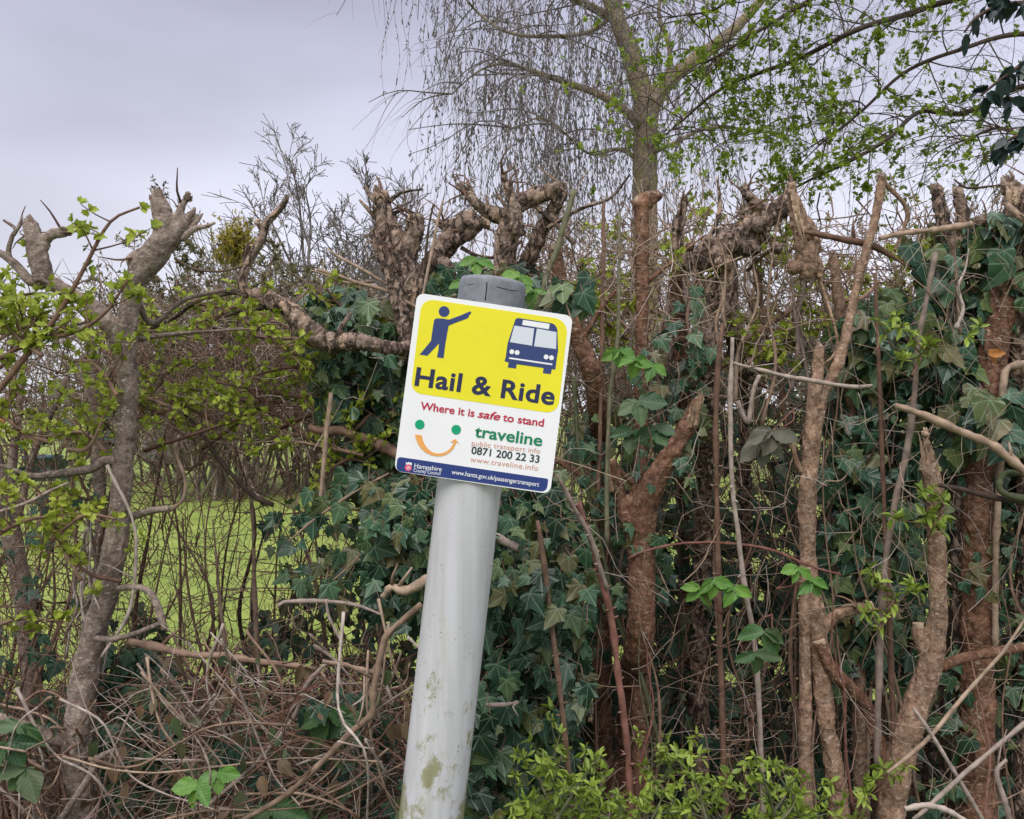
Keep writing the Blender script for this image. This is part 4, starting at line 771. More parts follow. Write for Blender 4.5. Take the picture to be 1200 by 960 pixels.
# ------------------------------------------------------------------ ivy
def inpoly(x, y, p):
    p = np.asarray(p, float); r = np.zeros(len(x), bool); j = len(p)-1
    for i in range(len(p)):
        c_ = ((p[i, 1] > y) != (p[j, 1] > y)) & (x < (p[j, 0]-p[i, 0])*(y-p[i, 1])/(p[j, 1]-p[i, 1]+1e-9)+p[i, 0]); r ^= c_; j = i
    return r
def ivy(label, region, Y, depth, n_, size=(.04, .085), m=None, tm=None, hole=.0, stemn=8, cat='ivy', name='ivy_plant', droop=1., face=1.):
    p = np.asarray(region, float); lo, hi = p.min(0), p.max(0); n = int(n_*1.2)
    x = rng.uniform(lo[0], hi[0], n*3); y = rng.uniform(lo[1], hi[1], n*3); k_ = inpoly(x, y, p)
    Yb = Y+depth*fbm(np.stack([x/70, y/70, x*0+Y], -1), 2)*.9
    if hole: k_ &= fbm(np.stack([x/55, y/60, x*0+3*Y], -1), 2) > hole-.45
    x, y, Yb = x[k_][:n], y[k_][:n], Yb[k_][:n]; k_ = len(x); Yy = Yb+rng.uniform(-.5, .5, k_)*depth
    P = np.stack([(x-600)/F*Yy, Yy, EYE+(480-y)/F*Yy], -1)
    ok = P[:, 2] > .05; P = P[ok]; k_ = len(P)
    # leaves hang in local runs: neighbouring leaves share a lean
    lean = fbm(P*9, 2)*1.6
    f = np.stack([lean+rng.normal(0, .45, k_), rng.normal(-.25, .3, k_), -droop+rng.normal(0, .35, k_)], -1)
    nn = np.stack([rng.normal(0, .5, k_), -face+rng.normal(0, .3, k_), .55+rng.normal(0, .4, k_)], -1)
    c0 = P.mean(0); root = thing(name, label, cat, (c0[0], c0[1], 0))
    sz = .9*rng.uniform(size[0], size[1], k_)*np.where(rng.random(k_) < .25, .6, 1)
    g = Geo(); h = rng.random(k_) < .72; A = tm or ivy_t
    leaves(g, A, P[h], f[h], nn[h], sz[h]); leaves(g, ivy2_t if tm is None else tm, P[~h], f[~h], nn[~h], sz[~h]); g.build('leaves', m or IVY, root)
    g = Geo(); q = rng.random(k_) < .6; t_ = np.linspace(0, 1, 4)    # leaf stalks
    pe = P[q]; dl = np.stack([rng.normal(0, .015, len(pe)), rng.uniform(.01, .04, len(pe)), rng.uniform(.01, .045, len(pe))], -1)
    tubes(g, pe[:, None]+dl[:, None]*t_[None, :, None]**.8, np.full((len(pe), 4), .0009), 3, None, False)
    for _ in range(stemn):          # clinging stems
        i, j = rng.integers(0, k_, 2); a, b_ = P[i], P[j]
        if np.linalg.norm(a-b_) > 1.: continue
        L_ = resample(np.array([a, (a+b_)/2+rng.normal(0, .04, 3), b_])+np.array([0, .03, 0]), 12); tubes(g, L_, np.full(12, .0022), 5)
    g.build('stem', T_BROWN, root)
    return root
ivy('ivy column clothing the burred stump on the left side of the sign', [(372, 345), (425, 335), (440, 400), (500, 420), (500, 600), (440, 600), (400, 560), (365, 450)], 2.22, .2, 420, (.035, .07))
ivy('loose ivy spray trailing left of the sign over the lawn gap', [(320, 590), (400, 560), (500, 580), (510, 700), (440, 720), (340, 680), (310, 640)], 2.2, .3, 170, (.03, .06))
ivy('ivy mass behind the post reaching below the left of the sign', [(425, 560), (520, 560), (520, 720), (470, 740), (430, 680)], 2.08, .16, 200, (.034, .065))
ivy('ivy curtain hanging immediately right of the post', [(530, 560), (650, 560), (690, 620), (690, 800), (650, 1000), (520, 1000)], 2.08, .22, 900, (.034, .072))
ivy('blue green ivy climbing round the stems right of the sign', [(690, 440), (700, 520), (760, 400), (820, 330), (840, 420), (810, 560), (780, 700), (700, 720), (640, 600)], 2.22, .2, 300, (.026, .054), hole=.25)
ivy('flat dense ivy wall right of the knotted upright trunk', [(975, 380), (1050, 330), (1090, 420), (1085, 560), (1080, 800), (960, 800), (965, 560)], 2.28, .16, 900, (.036, .068))
ivy('large leaved ivy heaped over the upper right hedge top', [(1060, 280), (1120, 255), (1250, 240), (1250, 620), (1120, 560), (1080, 400)], 2.26, .26, 640, (.045, .088), tm=ivy2_t)
ivy('small ivy covering the foot of the lower right trunk', [(1090, 560), (1250, 560), (1250, 1000), (1020, 1000), (1050, 860), (1110, 780)], 2.3, .3, 560, (.03, .058), hole=.2)
ivy('dark ivy growing low behind the grey speckled tree', [(110, 760), (190, 755), (215, 840), (200, 930), (120, 930)], 2.1, .12, 170, (.04, .07), IVYD)
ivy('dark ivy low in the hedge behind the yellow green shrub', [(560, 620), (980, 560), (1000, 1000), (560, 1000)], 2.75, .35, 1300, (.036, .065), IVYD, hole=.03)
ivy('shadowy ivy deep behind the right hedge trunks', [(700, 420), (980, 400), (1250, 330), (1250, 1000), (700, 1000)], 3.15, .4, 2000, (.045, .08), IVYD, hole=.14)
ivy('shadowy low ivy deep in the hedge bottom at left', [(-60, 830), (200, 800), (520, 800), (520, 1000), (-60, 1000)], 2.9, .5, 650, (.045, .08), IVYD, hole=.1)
ivy('scattered small leaves caught in the dry tangle left of the post', [(120, 770), (500, 760), (480, 980), (90, 980)], 2.0, .4, 170, (.03, .055), leafm('tangle_leaf', [(.03, .06, .025), (.06, .085, .035), (.1, .06, .035), (.14, .08, .045)], 'pinnate', (.1, .12, .06), .5, .1, .3), ov_t, cat='plant', name='creeping_plant')
ivy('low mixed leaves along the foot of the open hedge under the lawn gap', [(150, 700), (260, 740), (350, 690), (500, 690), (500, 830), (150, 830)], 2.7, .5, 260, (.03, .055), IVYD, hole=.2)
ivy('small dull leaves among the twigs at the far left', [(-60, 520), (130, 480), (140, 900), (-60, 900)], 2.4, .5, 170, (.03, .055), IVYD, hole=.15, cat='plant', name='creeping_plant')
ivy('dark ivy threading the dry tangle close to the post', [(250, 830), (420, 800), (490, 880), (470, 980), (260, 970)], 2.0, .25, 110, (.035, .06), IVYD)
ivy('two broad ivy leaves at the top right corner of the sign', [(640, 335), (660, 325), (695, 325), (695, 345), (660, 362), (640, 350)], 1.95, .05, 9, (.055, .075), tm=ivy2_t, stemn=1)
ivy('ivy shoot at the foot of the knuckled stump above the sign', [(500, 330), (540, 300), (640, 315), (650, 370), (500, 380)], 2.2, .15, 90, (.035, .06))
ivy('grey green ivy draping over the crooked limb junction', [(340, 350), (430, 330), (480, 400), (450, 420), (360, 410)], 2.25, .2, 70, (.045, .08))

# ------------------------------------------------------------------ spring shoots, brambles, privet
def shoot(label, pts, Y, n, size, group=None, m=None, tm=None, side=5, k_=5, bm=None, name='hawthorn_shrub', cat='shoot', tw=(.04, .12)):
    L_ = path(pts, Y, 24); L_[:, :3] += .006*np.stack([fbm(L_[:, :3]*8+i*9, 2) for i in range(3)], -1)
    b0 = L_[np.argmin(L_[:, 2]), :3]; root = thing(name, label, cat, b0, group)
    g = Geo(); tubes(g, L_[:, :3], L_[:, 3], 6, rng.random(), rough=.15); pos = []
    for _ in range(side):
        i = rng.integers(4, 24); c = L_[i, :3]; d = unit(rng.normal(0, 1, 3)*[1, .7, .6]+[0, -.1, .35]); l = rng.uniform(*tw)
        q = np.array([c, c+d*l*.5+rng.normal(0, .01, 3), c+d*l+[0, 0, .01]]); q = resample(q, 5); tubes(g, q, L_[i, 3]*np.linspace(.5, .25, 5), 4, rng.random()); pos += [q[-1], q[-1]*.5+q[-3]*.5]
    for _ in range(n): pos.append(L_[rng.integers(3, 24), :3]+rng.normal(0, .006, 3))
    pos.append(L_[-1, :3]); g.build('stem', bm or T_BROWN, root)
    gl = Geo(); rosettes(gl, tm or haw_t, np.array(pos), k_, size); gl.build('leaves', m or SPRING, root); return root
shoot('long arching hawthorn shoot with leafy tip rising in front of the grey speckled tree', [(-20, 480, 4), (20, 430, 4), (50, 395, 3.5), (80, 350, 3), (100, 310, 2.6), (118, 275, 2.2), (135, 255, 1.8), (165, 243, 1.4)], 1.85, 9, .026, side=7, k_=4)
shoot('low hawthorn shoot rising right to the bark of the grey speckled tree', [(0, 420, 3), (40, 400, 2.6), (90, 390, 2.4), (125, 365, 2), (150, 328, 1.6)], 1.85, 6, .025, side=6)
for i in range(18):
    x, y = rng.uniform(-40, 120), rng.uniform(350, 760); dx = rng.uniform(30, 100)*rng.choice([-1, 1]); dy = rng.uniform(-60, 10)
    shoot('short bright hawthorn twig in leaf at the left edge', [(x-dx*.5, y+20, 2.6), (x, y+rng.normal(0, 10), 2.2), (x+dx*.5, y+dy, 1.5)], rng.uniform(1.8, 2.2), 3, .021, 'leafy hawthorn twigs at the left edge', side=6)
for i in range(30):
    x, y = rng.uniform(165, 460), rng.uniform(345, 540); dx = rng.uniform(40, 130)*rng.choice([-1, 1])
    shoot('sparse hawthorn twig with small new leaves over the lawn gap', [(x-dx*.5, y+rng.uniform(0, 30), 2.4), (x, y, 2), (x+dx*.5, y+rng.uniform(-30, 20), 1.2)], rng.uniform(2.05, 2.4), 4, .02, 'sparse leafy twigs over the lawn gap', side=7)
for i in range(24):
    x, y = rng.uniform(660, 1150), rng.uniform(265, 450); dx = rng.uniform(20, 80)*rng.choice([-1, 1])
    shoot('small leafy twig among the right hedge top sticks', [(x-dx*.5, y+20, 2.2), (x, y, 1.8), (x+dx*.5, y-15, 1.2)], rng.uniform(2.2, 2.8), 4, .023, 'leafy twigs in the right hedge top', side=6)
for i in range(21):
    if i < 15: x = rng.uniform(660, 930); y = rng.uniform(815, 955)+abs(x-780)*.25
    else: x, y = rng.uniform(600, 680), rng.uniform(900, 975)
    dx = rng.uniform(-70, 70)
    shoot('slender shrub sprig of small yellow green leaves at the bottom middle', [(x-dx, 1010, 2.4), (x-dx*.5, (y+1000)/2, 2), (x, y, 1.4), (x+dx*.25, y-20, .9)], rng.uniform(1.6, 1.95), 6, .02, 'yellow green shrub sprigs at the bottom', PRIVET, lance_t, 8, 5, T_GREEN, 'shrub_sprig', 'shrub', (.03, .09))
for x, y, lb in ((1090, 400, 'bright leaf tuft above the orange leaf'), (1105, 590, 'small green leaf tuft beside the snapped trunk'), (1050, 700, 'green leaf tuft beside the leaning dead stem'), (1020, 930, 'bright leaf tuft at the bottom right')):
    shoot(lb, [(x-20, y+40, 2), (x-8, y+15, 1.8), (x, y, 1.2)], 1.95, 3, .026, side=5, m=PRIVET, tm=lance_t, k_=6)
def bramble(label, spots, Y, size, m=BRAM, group=None, stemfrom=None, tm=bram_t):
    c0 = np.mean([W(x, y, Y) for x, y in spots], 0); root = thing('bramble_plant', label, 'bramble', c0, group); g = Geo(); gl = Geo()
    for x, y in spots:
        c = W(x, y, Y+rng.normal(0, .02)); s0 = W(*stemfrom, Y+.05) if stemfrom else c+np.array([rng.normal(0, .05), .05, -.1])
        g = Geo(); tubes(g, resample(np.array([s0, (s0+c)/2+rng.normal(0, .012, 3), c]), 8), np.linspace(.0018, .001, 8), 5); g.build('stem', T_RED, root)
        a0 = rng.uniform(-.6, .6)
        for a in (a0, a0+1.15, a0-1.15):
            f = np.array([[math.sin(a), -.25, -math.cos(a)*.75]])+rng.normal(0, .12, (1, 3)); nn = np.array([[rng.normal(0, .25), -1, .6]])
            leaves(gl, tm, c[None], f, nn, np.array([size*rng.uniform(.8, 1.1)]), np.array([rng.uniform(0, 1)]))
    gl.build('leaves', m, root)
bramble('dark toothed bramble leaves between the sign and the hooked red stem', [(748, 470), (742, 505), (768, 500)], 1.98, .06, stemfrom=(752, 560))
bramble('dusty purple grey bramble leaves mid hedge left of the knotted trunk', [(905, 505), (890, 520)], 2.0, .06, leafm('old_bramble_leaf', [(.075, .08, .05), (.1, .085, .06)], 'pinnate', (.05, .045, .04), .6, .05), stemfrom=(930, 480))
bramble('fresh lobed green bramble sprig at the middle of the right hedge', [(835, 680), (860, 688), (820, 688)], 1.9, .045, FRESH, stemfrom=(845, 720))
bramble('pair of broad green bramble leaves right of the long pale stem', [(895, 740), (885, 765)], 1.85, .055, stemfrom=(905, 720))
bramble('yellow green bramble leaf beside the red arching bramble', [(935, 665), (950, 680)], 1.9, .042, FRESH, stemfrom=(910, 690))
bramble('fresh green bramble leaves above the dark toothed leaves', [(725, 410), (745, 420), (765, 428)], 2.0, .042, FRESH, stemfrom=(735, 470))
bramble('light green bramble leaves in the bottom left tangle', [(232, 920), (255, 905)], 1.7, .048, FRESH, stemfrom=(250, 960))
bramble('dull dark bramble leaves among the dry stalks', [(385, 835), (402, 842), (320, 945)], 1.85, .07, stemfrom=(395, 900))
bramble('green leaves below the far left branch', [(25, 850), (10, 870), (30, 900)], 1.9, .07, stemfrom=(20, 930))
bramble('fresh green leaves just behind the top of the post cap', [(560, 305), (610, 322), (625, 340), (545, 330)], 2.03, .042, FRESH, stemfrom=(570, 360))
c = W(1158, 415, 1.95); tag(leaves(Geo(), ov_t, np.array([c, c+[.01, .01, .012]]), np.array([[.7, -.2, .1], [.1, -.3, -1]]), np.array([[0, -1, .4], [.3, -1, .3]]), np.array([.036, .036])).build('withered_leaf', ORANGE, loc=c), 'single orange withered leaf caught in the upper right ivy', 'leaf')
c = W(6, 480, 1.95); tag(leaves(Geo(), ov_t, np.array([c]), np.array([[.2, -.3, -.6]]), np.array([[0, -1, .4]]), np.array([.036])).build('withered_leaf', ORANGE, loc=c), 'orange withered leaf at the far left edge', 'leaf')

# ------------------------------------------------------------------ branching crowns
def grow(P0, D0, L0, R0, levels, nch, spread, up, wob=.12, lr=(.45, .75), rr=.55, tmin=.2, yfl=1.):
    out = []; P, D, L_, r = (np.asarray(a, float) for a in (P0, D0, L0, R0))
    for lv in range(levels):
        n = len(P); t_ = np.linspace(0, 1, 7); D = unit(D); bend = rng.normal(0, wob, (n, 3)); bend[:, 2] += up[lv]; b2 = rng.normal(0, wob*.5, (n, 3))
        X = P[:, None]+L_[:, None, None]*(D[:, None]*t_[None, :, None]+bend[:, None]*(t_**2)[None, :, None]+b2[:, None]*np.sin(t_*6)[None, :, None]*.3)
        RR = r[:, None]*(1-.65*t_)[None]; out.append((X, RR))
        if lv == levels-1: break
        k_ = nch[lv]; i = np.repeat(np.arange(n), k_); tt = rng.uniform(tmin, 1, n*k_)*6; a = np.minimum(tt.astype(int), 5); f = (tt-a)[:, None]
        Pn = X[i, a]*(1-f)+X[i, a+1]*f; tg = unit(X[i, a+1]-X[i, a]); s_ = rng.normal(0, 1, (n*k_, 3)); s_[:, 1] *= yfl; D = tg+unit(s_)*spread[lv]
        L_ = L_[i]*rng.uniform(*lr, n*k_)*(1.15-.45*tt/6); r = np.maximum(r[i]*(1-.65*tt/6)*rr, .0006); P = Pn
    return out
def crown(g, out, sides=(6, 5, 4, 3, 3, 3), skip=0):
    for lv, (X, RR) in enumerate(out):
        if lv >= skip: tubes(g, X, RR, sides[lv], None, False)
    return g
# weeping birch
YB = 8.5
birch = thing('birch_tree', 'tall weeping birch with mossy forked trunk and hanging catkin twigs behind the hedge', 'tree', W(757, 660, YB)*[1, 1, 0])
g = Geo()
for l in ([(757, 700, 18), (757, 400, 15), (756, 230, 14.5), (757, 140, 14.5), (758, 118, 16)], [(758, 128, 15), (748, 92, 12), (738, 60, 11.5), (724, 25, 10.5), (715, -10, 11), (705, -90, 9), (690, -200, 6)], [(758, 130, 13), (775, 105, 10.5), (800, 80, 8.5), (835, 55, 7.5), (865, 30, 6.5), (900, -10, 5), (950, -80, 4)]):
    L_ = path(l, YB); tubes(g, L_[:, :3], L_[:, 3], 14, .5, rough=.12)
remeshed(g, .016, .012, 12, 0).build('trunk', BARK_B, birch)
lim = [[(752, 150, 8), (735, 132, 7), (705, 112, 6), (660, 96, 4.5), (620, 82, 3.5), (592, 74, 2.5), (560, 84, 1.5), (530, 110, .8)], [(725, 28, 7), (700, 12, 6.5), (660, -8, 5), (615, -40, 3), (560, -70, 2)], [(738, 55, 4), (722, 20, 4), (690, 38, 3.5), (640, 43, 3), (595, 38, 2.5), (560, 15, 2), (535, -15, 1.5), (505, -40, 1)],
       [(752, 190, 4), (725, 175, 3), (690, 180, 2), (640, 140, 1.5), (600, 150, .8)], [(705, -60, 5), (650, -110, 4), (580, -140, 3), (510, -130, 2), (465, -80, 1)], [(762, 180, 4), (790, 168, 3.5), (830, 150, 3), (880, 152, 2), (920, 160, 1)], [(722, 0, 5), (745, -40, 4), (770, -90, 3), (800, -150, 2)], [(780, 100, 4), (785, 60, 3.5), (772, 10, 3), (790, -40, 2)]]
LB = []
for l in lim:
    L_ = path([(*p, rng.normal(0, .25)*(i > 0)) for i, p in enumerate(l)], YB, 30); L_[:, 3] *= .78; LB.append(L_); tubes(Geo(), L_[:, :3], L_[:, 3], 6).add(np.zeros((0, 3)))
    gg = Geo(); tubes(gg, L_[:, :3], L_[:, 3], 7, .4, rough=.15); gg.build('limb', BARK_B, birch)
g = Geo(); A = np.concatenate([L_[6:] for L_ in LB]); i = rng.integers(0, len(A), 130)
D = rng.normal(0, 1, (130, 3)); D[:, 2] = np.abs(D[:, 2])*.3
tw = grow(A[i, :3], D, rng.uniform(.5, 1.1, 130), np.full(130, .009), 2, [5], [1.0], [-.5, -.7], .2, rr=.5); crown(g, tw, (4, 3, 3))
# hanging strands with catkins
q = np.concatenate([X[:, 2:].reshape(-1, 3) for X, _ in tw]); q = q[rng.integers(0, len(q), 330)]
sx = np.concatenate([rng.uniform(465, 560, 50), rng.normal(635, 80, 520), rng.uniform(700, 1010, 120)]); sy = np.concatenate([rng.uniform(-200, 20, 50), rng.uniform(-40, 215, 520), rng.uniform(-60, 150, 120)]); sY = YB+rng.normal(0, .9, 690)
S = np.stack([(sx-600)/F*sY, sY, EYE+(480-sy)/F*sY], -1)
S = np.concatenate([S, q]); S = S[600+S[:, 0]/S[:, 1]*F > 470+np.abs(rng.normal(0, 55, len(S)))]; S = np.concatenate([S, np.stack([W(x_, y_, YB) for x_, y_ in zip(rng.normal(469, 4, 12), rng.uniform(-190, 0, 12))])]); ns = len(S); ln = rng.uniform(.4, 1.3, ns); t_ = np.linspace(0, 1, 9)
X = S[:, None]+np.stack([rng.normal(0, .09, ns)[:, None]*np.sin(t_*2.2)[None]+rng.normal(0, .03, ns)[:, None]*np.sin(t_*7)[None], rng.normal(0, .1, ns)[:, None]*t_[None], -ln[:, None]*t_[None]], -1)
X[..., 2] = np.maximum(X[..., 2], 2.9+rng.normal(0, .15, ns)[:, None]); tubes(g, X, np.full((ns, 9), .0023)*np.linspace(1, .6, 9), 3, None, False)
kc = 11; a = rng.uniform(0, 8, (ns, kc)); ii = np.minimum(a.astype(int), 7); f = (a-ii)[..., None]; s_ = np.arange(ns)[:, None]
C = (X[s_, ii]*(1-f)+X[s_, ii+1]*f).reshape(-1, 3); C = C[C[:, 2] > 2.95]; nc = len(C); dd = unit(rng.normal(0, .35, (nc, 3))+[0, 0, -1]); ll = rng.uniform(.02, .065, nc); tt = np.linspace(0, 1, 4)
tubes(g, C[:, None]+dd[:, None]*ll[:, None, None]*tt[None, :, None], np.array([.003, .0055, .0055, .002])[None]*rng.uniform(.6, 1.15, (nc, 1)), 4, None, False)
g.build('crown', T_FAR, birch)
# overhanging hawthorn from the right
YH = 4.6
haw = thing('hawthorn_tree', 'overhanging branches flecked with small new green leaves at the top right', 'tree', W(1420, 700, YH)*[1, 1, 0])
g = Geo(); HL = []
L_ = path([(1420, 840, 40), (1410, 500, 34), (1400, 200, 28), (1360, 40, 20), (1330, -120, 14)], YH); tubes(g, L_[:, :3], L_[:, 3], 12, .5, rough=.15); g.build('trunk', BARK_L, haw)
for l in ([(1380, 90, 12), (1300, 20, 9), (1200, -12, 7), (1116, 0, 5.5), (1060, 18, 5), (1004, 35, 4.5), (934, 70, 4), (850, 101, 3), (800, 141, 2), (760, 175, 1)], [(1395, 180, 10), (1300, 110, 7), (1200, 101, 5), (1130, 133, 4.5), (1078, 131, 4), (1039, 164, 3.5), (990, 192, 3), (945, 213, 2.2), (900, 240, 1)],
          [(1330, -80, 9), (1200, -70, 7), (1080, -40, 5), (980, -15, 4), (900, 30, 3), (850, 60, 2), (800, 90, 1)], [(1300, 60, 6), (1200, 40, 4.5), (1120, 60, 3.5), (1060, 85, 3), (1010, 130, 2.4), (960, 170, 1.6)], [(1300, 100, 5), (1220, 160, 4), (1170, 150, 3), (1130, 165, 2)],
          [(1200, -60, 5), (1100, -90, 4), (960, -60, 3), (880, -20, 2.5), (840, 10, 2), (790, 20, 1)]):
    L_ = path([(*p, rng.normal(0, .18)*(i > 0)) for i, p in enumerate(l)], YH, 36); L_[:, 3] *= .7; HL.append(L_); gg = Geo(); tubes(gg, L_[:, :3], L_[:, 3], 7, .2, rough=.15); gg.build('limb', T_DARK, haw)
A = np.concatenate([L_[10:] for L_ in HL]); i = rng.integers(0, len(A), 160); D = rng.normal(0, 1, (160, 3)); D[:, 0] -= .6
tw = grow(A[i, :3], D, rng.uniform(.25, .62, 160), np.full(160, .0042), 3, [5, 4], [.9, .9], [-.18, -.1, 0], .2, (.4, .75), .6)
g = crown(Geo(), tw, (5, 4, 3)); gl = Geo()
pts = np.concatenate([X[:, 1:].reshape(-1, 3) for X, _ in tw[1:]]); pxx = 600+pts[:, 0]/pts[:, 1]*F; pyy = 480-(pts[:, 2]-EYE)/pts[:, 1]*F
wgt = np.clip(1-np.abs(pxx-900)/330, .1, 1)*(pyy > -60)*(pyy < 290); sel = pts[rng.choice(len(pts), 2500, False, wgt/wgt.sum())]
rosettes(gl, haw_t, sel[:1200], 5, .031); rosettes(gl, bit_t, sel[1200:], 4, .022)
g.build('twigs', T_DARK, haw); gl.build('leaves', leafm('hawthorn_leaf', [(.12, .19, .015), (.19, .28, .022), (.27, .36, .035)], None, rough=.5, transl=.5), haw)
# dark evergreen spray, near, top right corner
ev = thing('evergreen_bush', 'dark glossy evergreen leaves dangling in the top right corner', 'bush', W(1330, 700, 3.0)*[1, 1, 0]); g = Geo(); gl = Geo(); pos = []
L_ = path([(1330, 1000, 20), (1320, 500, 16), (1300, 150, 12), (1270, -40, 8)], 3.0); tubes(g, L_[:, :3], L_[:, 3], 8)
for l in ([(1290, 40, 6), (1230, 10, 4), (1180, 5, 3), (1145, 20, 2), (1130, 38, 1.2)], [(1300, 90, 6), (1240, 60, 4), (1200, 75, 3), (1170, 95, 2), (1150, 112, 1.2)], [(1300, 140, 6), (1240, 150, 4), (1205, 155, 3), (1180, 165, 2), (1165, 178, 1.2)], [(1290, 20, 5), (1230, -20, 4), (1190, -25, 3), (1165, -10, 2)], [(1300, 110, 5), (1235, 105, 4), (1195, 120, 2), (1178, 110, 1)]):
    q = path(l, 3.0, 24); tubes(g, q[:, :3], q[:, 3], 5); pos.append(q[8:, :3][rng.integers(0, 16, 24)])
g.build('branches', T_DARK, ev); pos = np.concatenate(pos); k = len(pos); d = rng.normal(0, .55, (k, 3)); d[:, 2] -= 1
leaves(gl, ov_t, pos+rng.normal(0, .012, (k, 3)), d, rng.normal(0, .7, (k, 3))+[0, -.7, .2], rng.uniform(.045, .075, k)).build('leaves', EVERG, ev)

# ------------------------------------------------------------------ beyond the lawn
def fartree(name, label, px, Y, top, base, sp, seed, n0=9, m=T_FAR, lv=4, group=None, fork=.35):
    global rng
    keep = rng; rng = np.random.default_rng(seed); b0 = W(px, 480, Y); b0[2] = lawn_z(0, Y); H = (W(px, top, Y)[2]-b0[2])*.88; root = thing(name, label, 'tree', b0, group)
    t_ = np.linspace(0, 1, 10); P = b0+np.stack([t_*rng.normal(0, .03)*H, t_*0, t_*H*.62], -1); rad = H*.021*(1-.7*t_); g = Geo(); tubes(g, P, rad, 8); g.build('trunk', T_FAR, root)
    i = rng.integers(3, 10, n0); a = np.linspace(0, 6.28*2.4, n0)+rng.normal(0, .3, n0); D = np.stack([np.cos(a)*sp, np.sin(a)*sp, np.full(n0, .9)], -1)
    D = np.vstack([D, [[.05, 0, 1], [-.15, .1, 1]]]); i = np.append(i, [9, 9]); n1 = len(i)
    out = grow(P[i], D, H*rng.uniform(.32, .48, n1), H*.0075*np.ones(n1), lv, [6, 5, 4][:lv-1], [.65, .7, .8], [.12, .05, 0, 0], .14, (.4, .7), .55, .3)
    out = [(X, np.maximum(r, Y*.00042)) for X, r in out]; crown(Geo(), out, (5, 4, 3, 3)).build('crown', m, root); rng = keep
fartree('bare_tree', 'distant bare round crowned tree against the sky left of the sign', 372, 30, 186, 330, 1.15, 5, 22)
fartree('bare_tree', 'smaller distant bare tree peeking behind the burred stump', 462, 34, 215, 330, .7, 8, 7)
fartree('bare_tree', 'low spreading bare tree behind the yellow green clump', 262, 24, 255, 330, 1.1, 9, 6, lv=3)
def scrub(label, px, Y, wpx, top, m, lm, n, nl, group=None, name='scrub_bush', sz=.09, hs=1.):
    b0 = W(px, 480, Y); b0[2] = lawn_z(0, Y); H = W(px, top, Y)[2]*hs; wd = wpx/F*Y; root = thing(name, label, 'bush', b0, group); P = b0+np.stack([rng.uniform(-.4, .4, n)*wd, rng.uniform(-1, 1, n), np.zeros(n)], -1)
    D = rng.normal(0, .28, (n, 3)); D[:, 2] = 1
    out = grow(P, D, H*rng.uniform(.5, .8, n), np.full(n, .03), 4, [5, 4, 3], [.55, .7, .9], [.05, 0, -.05, -.05], .15, (.35, .6), .5, .25)
    out = [(X, np.maximum(r, Y*.0003)) for X, r in out]; crown(Geo(), out, (4, 3, 3, 3)).build('branches', m, root)
    q = np.concatenate([X[:, 2:].reshape(-1, 3) for X, _ in out[2:]]); q = q[rng.integers(0, len(q), nl)]
    if nl: rosettes(g := Geo(), bit_t, q, 3, sz); g.build('leaves', lm, root)
T_OL = twig('twig_olive', (.13, .11, .085), (.18, .155, .12), (.24, .205, .165))
scrub('olive grey scrub bush under the distant bare tree', 345, 17, 150, 322, T_OL, OLIVE, 40, 9500, sz=.1, hs=1.06)
scrub('olive grey scrub bush below the yellow green clump', 265, 16, 150, 305, T_OL, OLIVE, 40, 9500, sz=.1, hs=1.06)
scrub('pale brown scrub bush between the two left lopped trunks', 205, 19, 130, 345, T_OL, OLIVE, 20, 3000)
scrub('thin scrub bush beyond the lawn at the far left', 80, 20, 200, 400, T_OL, OLIVE, 20, 2500)
scrub('brown scrub bush beyond the lawn behind the sign', 455, 18, 170, 380, T_OL, OLIVE, 20, 2500)
for i, px in enumerate((620, 740, 860, 980, 1100, 1220)): scrub('far scrub bush glimpsed through the right hedge', px, 20+i % 3, 170, 270+24*(i % 2), T_OL, OLIVE, 20, 3800, 'far scrub bushes behind the right hedge')
scrub('far scrub bush standing left of the left picture edge', -80, 20, 190, 400, T_FAR, OLIVE, 9, 500)
root = thing('mistletoe_clump', 'yellow green upright clump of leaves topping the olive scrub', 'bush', W(274, 305, 13)); g = Geo(); k = 80
D = rng.normal(0, .35, (k, 3)); D[:, 2] = 1; P0 = W(275, 306, 13)+rng.normal(0, .1, (k, 3)); out = grow(P0, D, rng.uniform(.22, .42, k), np.full(k, .007), 2, [4], [.6], [0, 0], .1); crown(g, out, (3, 3)).build('stem', T_OL, root)
q = np.concatenate([X.reshape(-1, 3) for X, _ in out]); rosettes(g := Geo(), bit_t, q[rng.integers(0, len(q), 1300)], 3, .06); g.build('leaves', YGREEN, root)
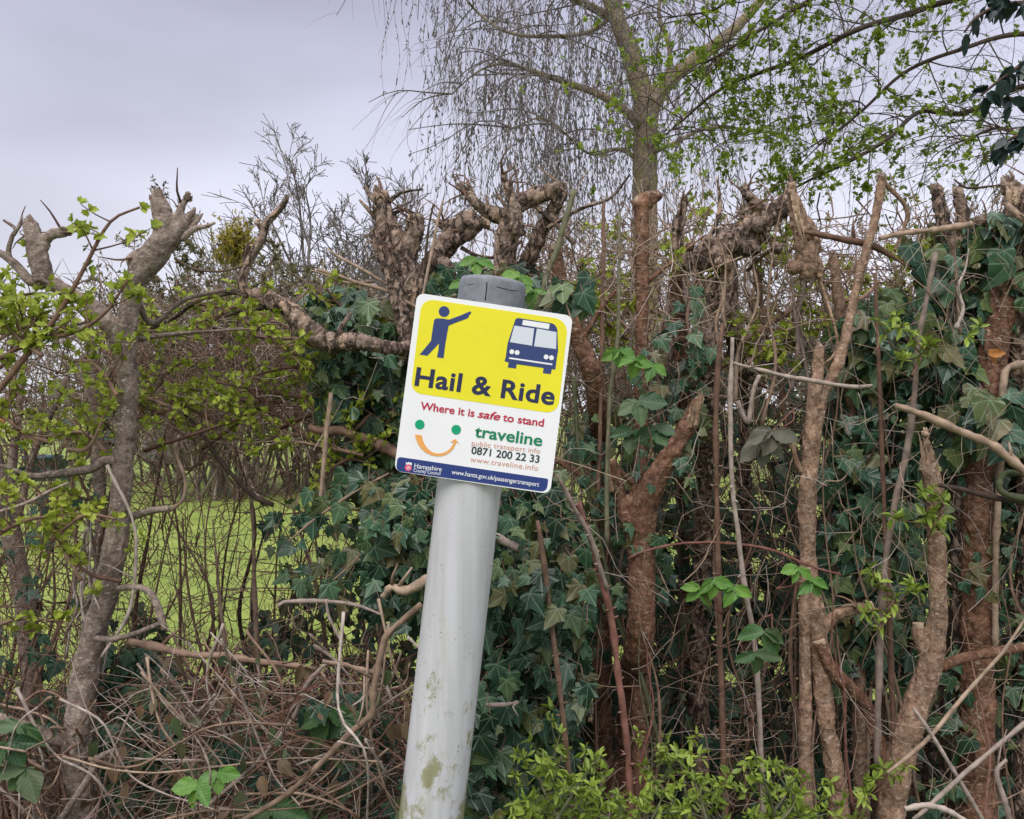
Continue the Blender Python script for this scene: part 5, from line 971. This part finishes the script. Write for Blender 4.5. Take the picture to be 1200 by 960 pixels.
# garden things glimpsed across the lawn
def rock(name, label, px, py, Y, w_, h_, m, cat):
    th, ph = np.meshgrid(np.linspace(0, 2*np.pi, 40, endpoint=False), np.linspace(.02, np.pi-.02, 24)); d = np.stack([np.cos(th)*np.sin(ph), np.sin(th)*np.sin(ph), np.cos(ph)], -1).reshape(-1, 3)
    r = 1+.5*fbm(d*1.6+px, 3); c = W(px, py, Y); V = c+d*r[:, None]*[w_, w_*.8, h_]; i = np.arange(23)[:, None]*40+np.arange(40)[None]; j = np.arange(23)[:, None]*40+(np.arange(40)+1)[None] % 40
    base = np.array([c[0], c[1], 0]); tag(Geo().add(V, None, np.stack([i, i+40, j+40, j], -1).reshape(-1, 4)).build(name, m, loc=base), label, cat)
STONE = bark('pale_stone', (.16, .15, .16), (.34, .33, .36), (.55, .54, .58), lent=False)
rock('rockery_stone', 'tall pale mottled stone at the far edge of the lawn', 222, 508, 19, .52, .8, STONE, 'stone')
rock('rockery_stone', 'small pale stone next to the tall mottled stone', 185, 530, 19, .35, .35, STONE, 'stone')
def tub(name, label, px, py, Y, r, h, m, cat):
    c = W(px, py, Y); root = thing(name, label, cat, c); prof = [(.01, 0), (r*.8, 0), (r, h), (r*1.08, h), (r*1.08, h*1.12), (r*.95, h*1.12), (r*.75, .05), (.01, .05)]; s_ = 24
    V = np.array([[c+np.array([q*math.cos(a), q*math.sin(a), z]) for a in np.linspace(0, 2*np.pi, s_, endpoint=False)] for q, z in prof]); i = np.arange(len(prof)-1)[:, None]*s_; j = np.arange(s_)[None]
    Geo().add(V, None, np.stack([i+j, i+(j+1) % s_, i+s_+(j+1) % s_, i+s_+j], -1).reshape(-1, 4)).build('body', m, root)
tub('garden_tub', 'blue tub standing on the lawn seen through the left hedge', 50, 563, 18, .35, .45, flat('tub_blue', (.05, .1, .14), .5), 'tub')
tub('plant_pot', 'terracotta pot standing nearer on the lawn at left', 63, 600, 12, .2, .24, flat('terracotta', (.26, .12, .075), .8), 'pot')
# the hedge carries on beyond both picture edges
tangle('twig_tangle', 900, (-420, -60), (360, 1000), (2.1, 3.1), .34, (.0008, .0024), T_BROWN, .3)
tangle('twig_tangle', 700, (1240, 1600), (260, 1000), (2.2, 3.2), .34, (.0008, .0024), T_BROWN, .3)
ivy('dark ivy carrying the hedge on past the left edge', [(-420, 620), (-60, 600), (-60, 1000), (-420, 1000)], 2.7, .5, 350, (.045, .08), IVYD, hole=.05)
ivy('dark ivy carrying the hedge on past the right edge', [(1250, 330), (1600, 330), (1600, 1000), (1250, 1000)], 2.5, .4, 600, (.045, .08), IVYD, hole=.05)
scrub('far scrub bush well past the left edge of the lawn', -300, 20, 220, 380, T_OL, OLIVE, 16, 1500)
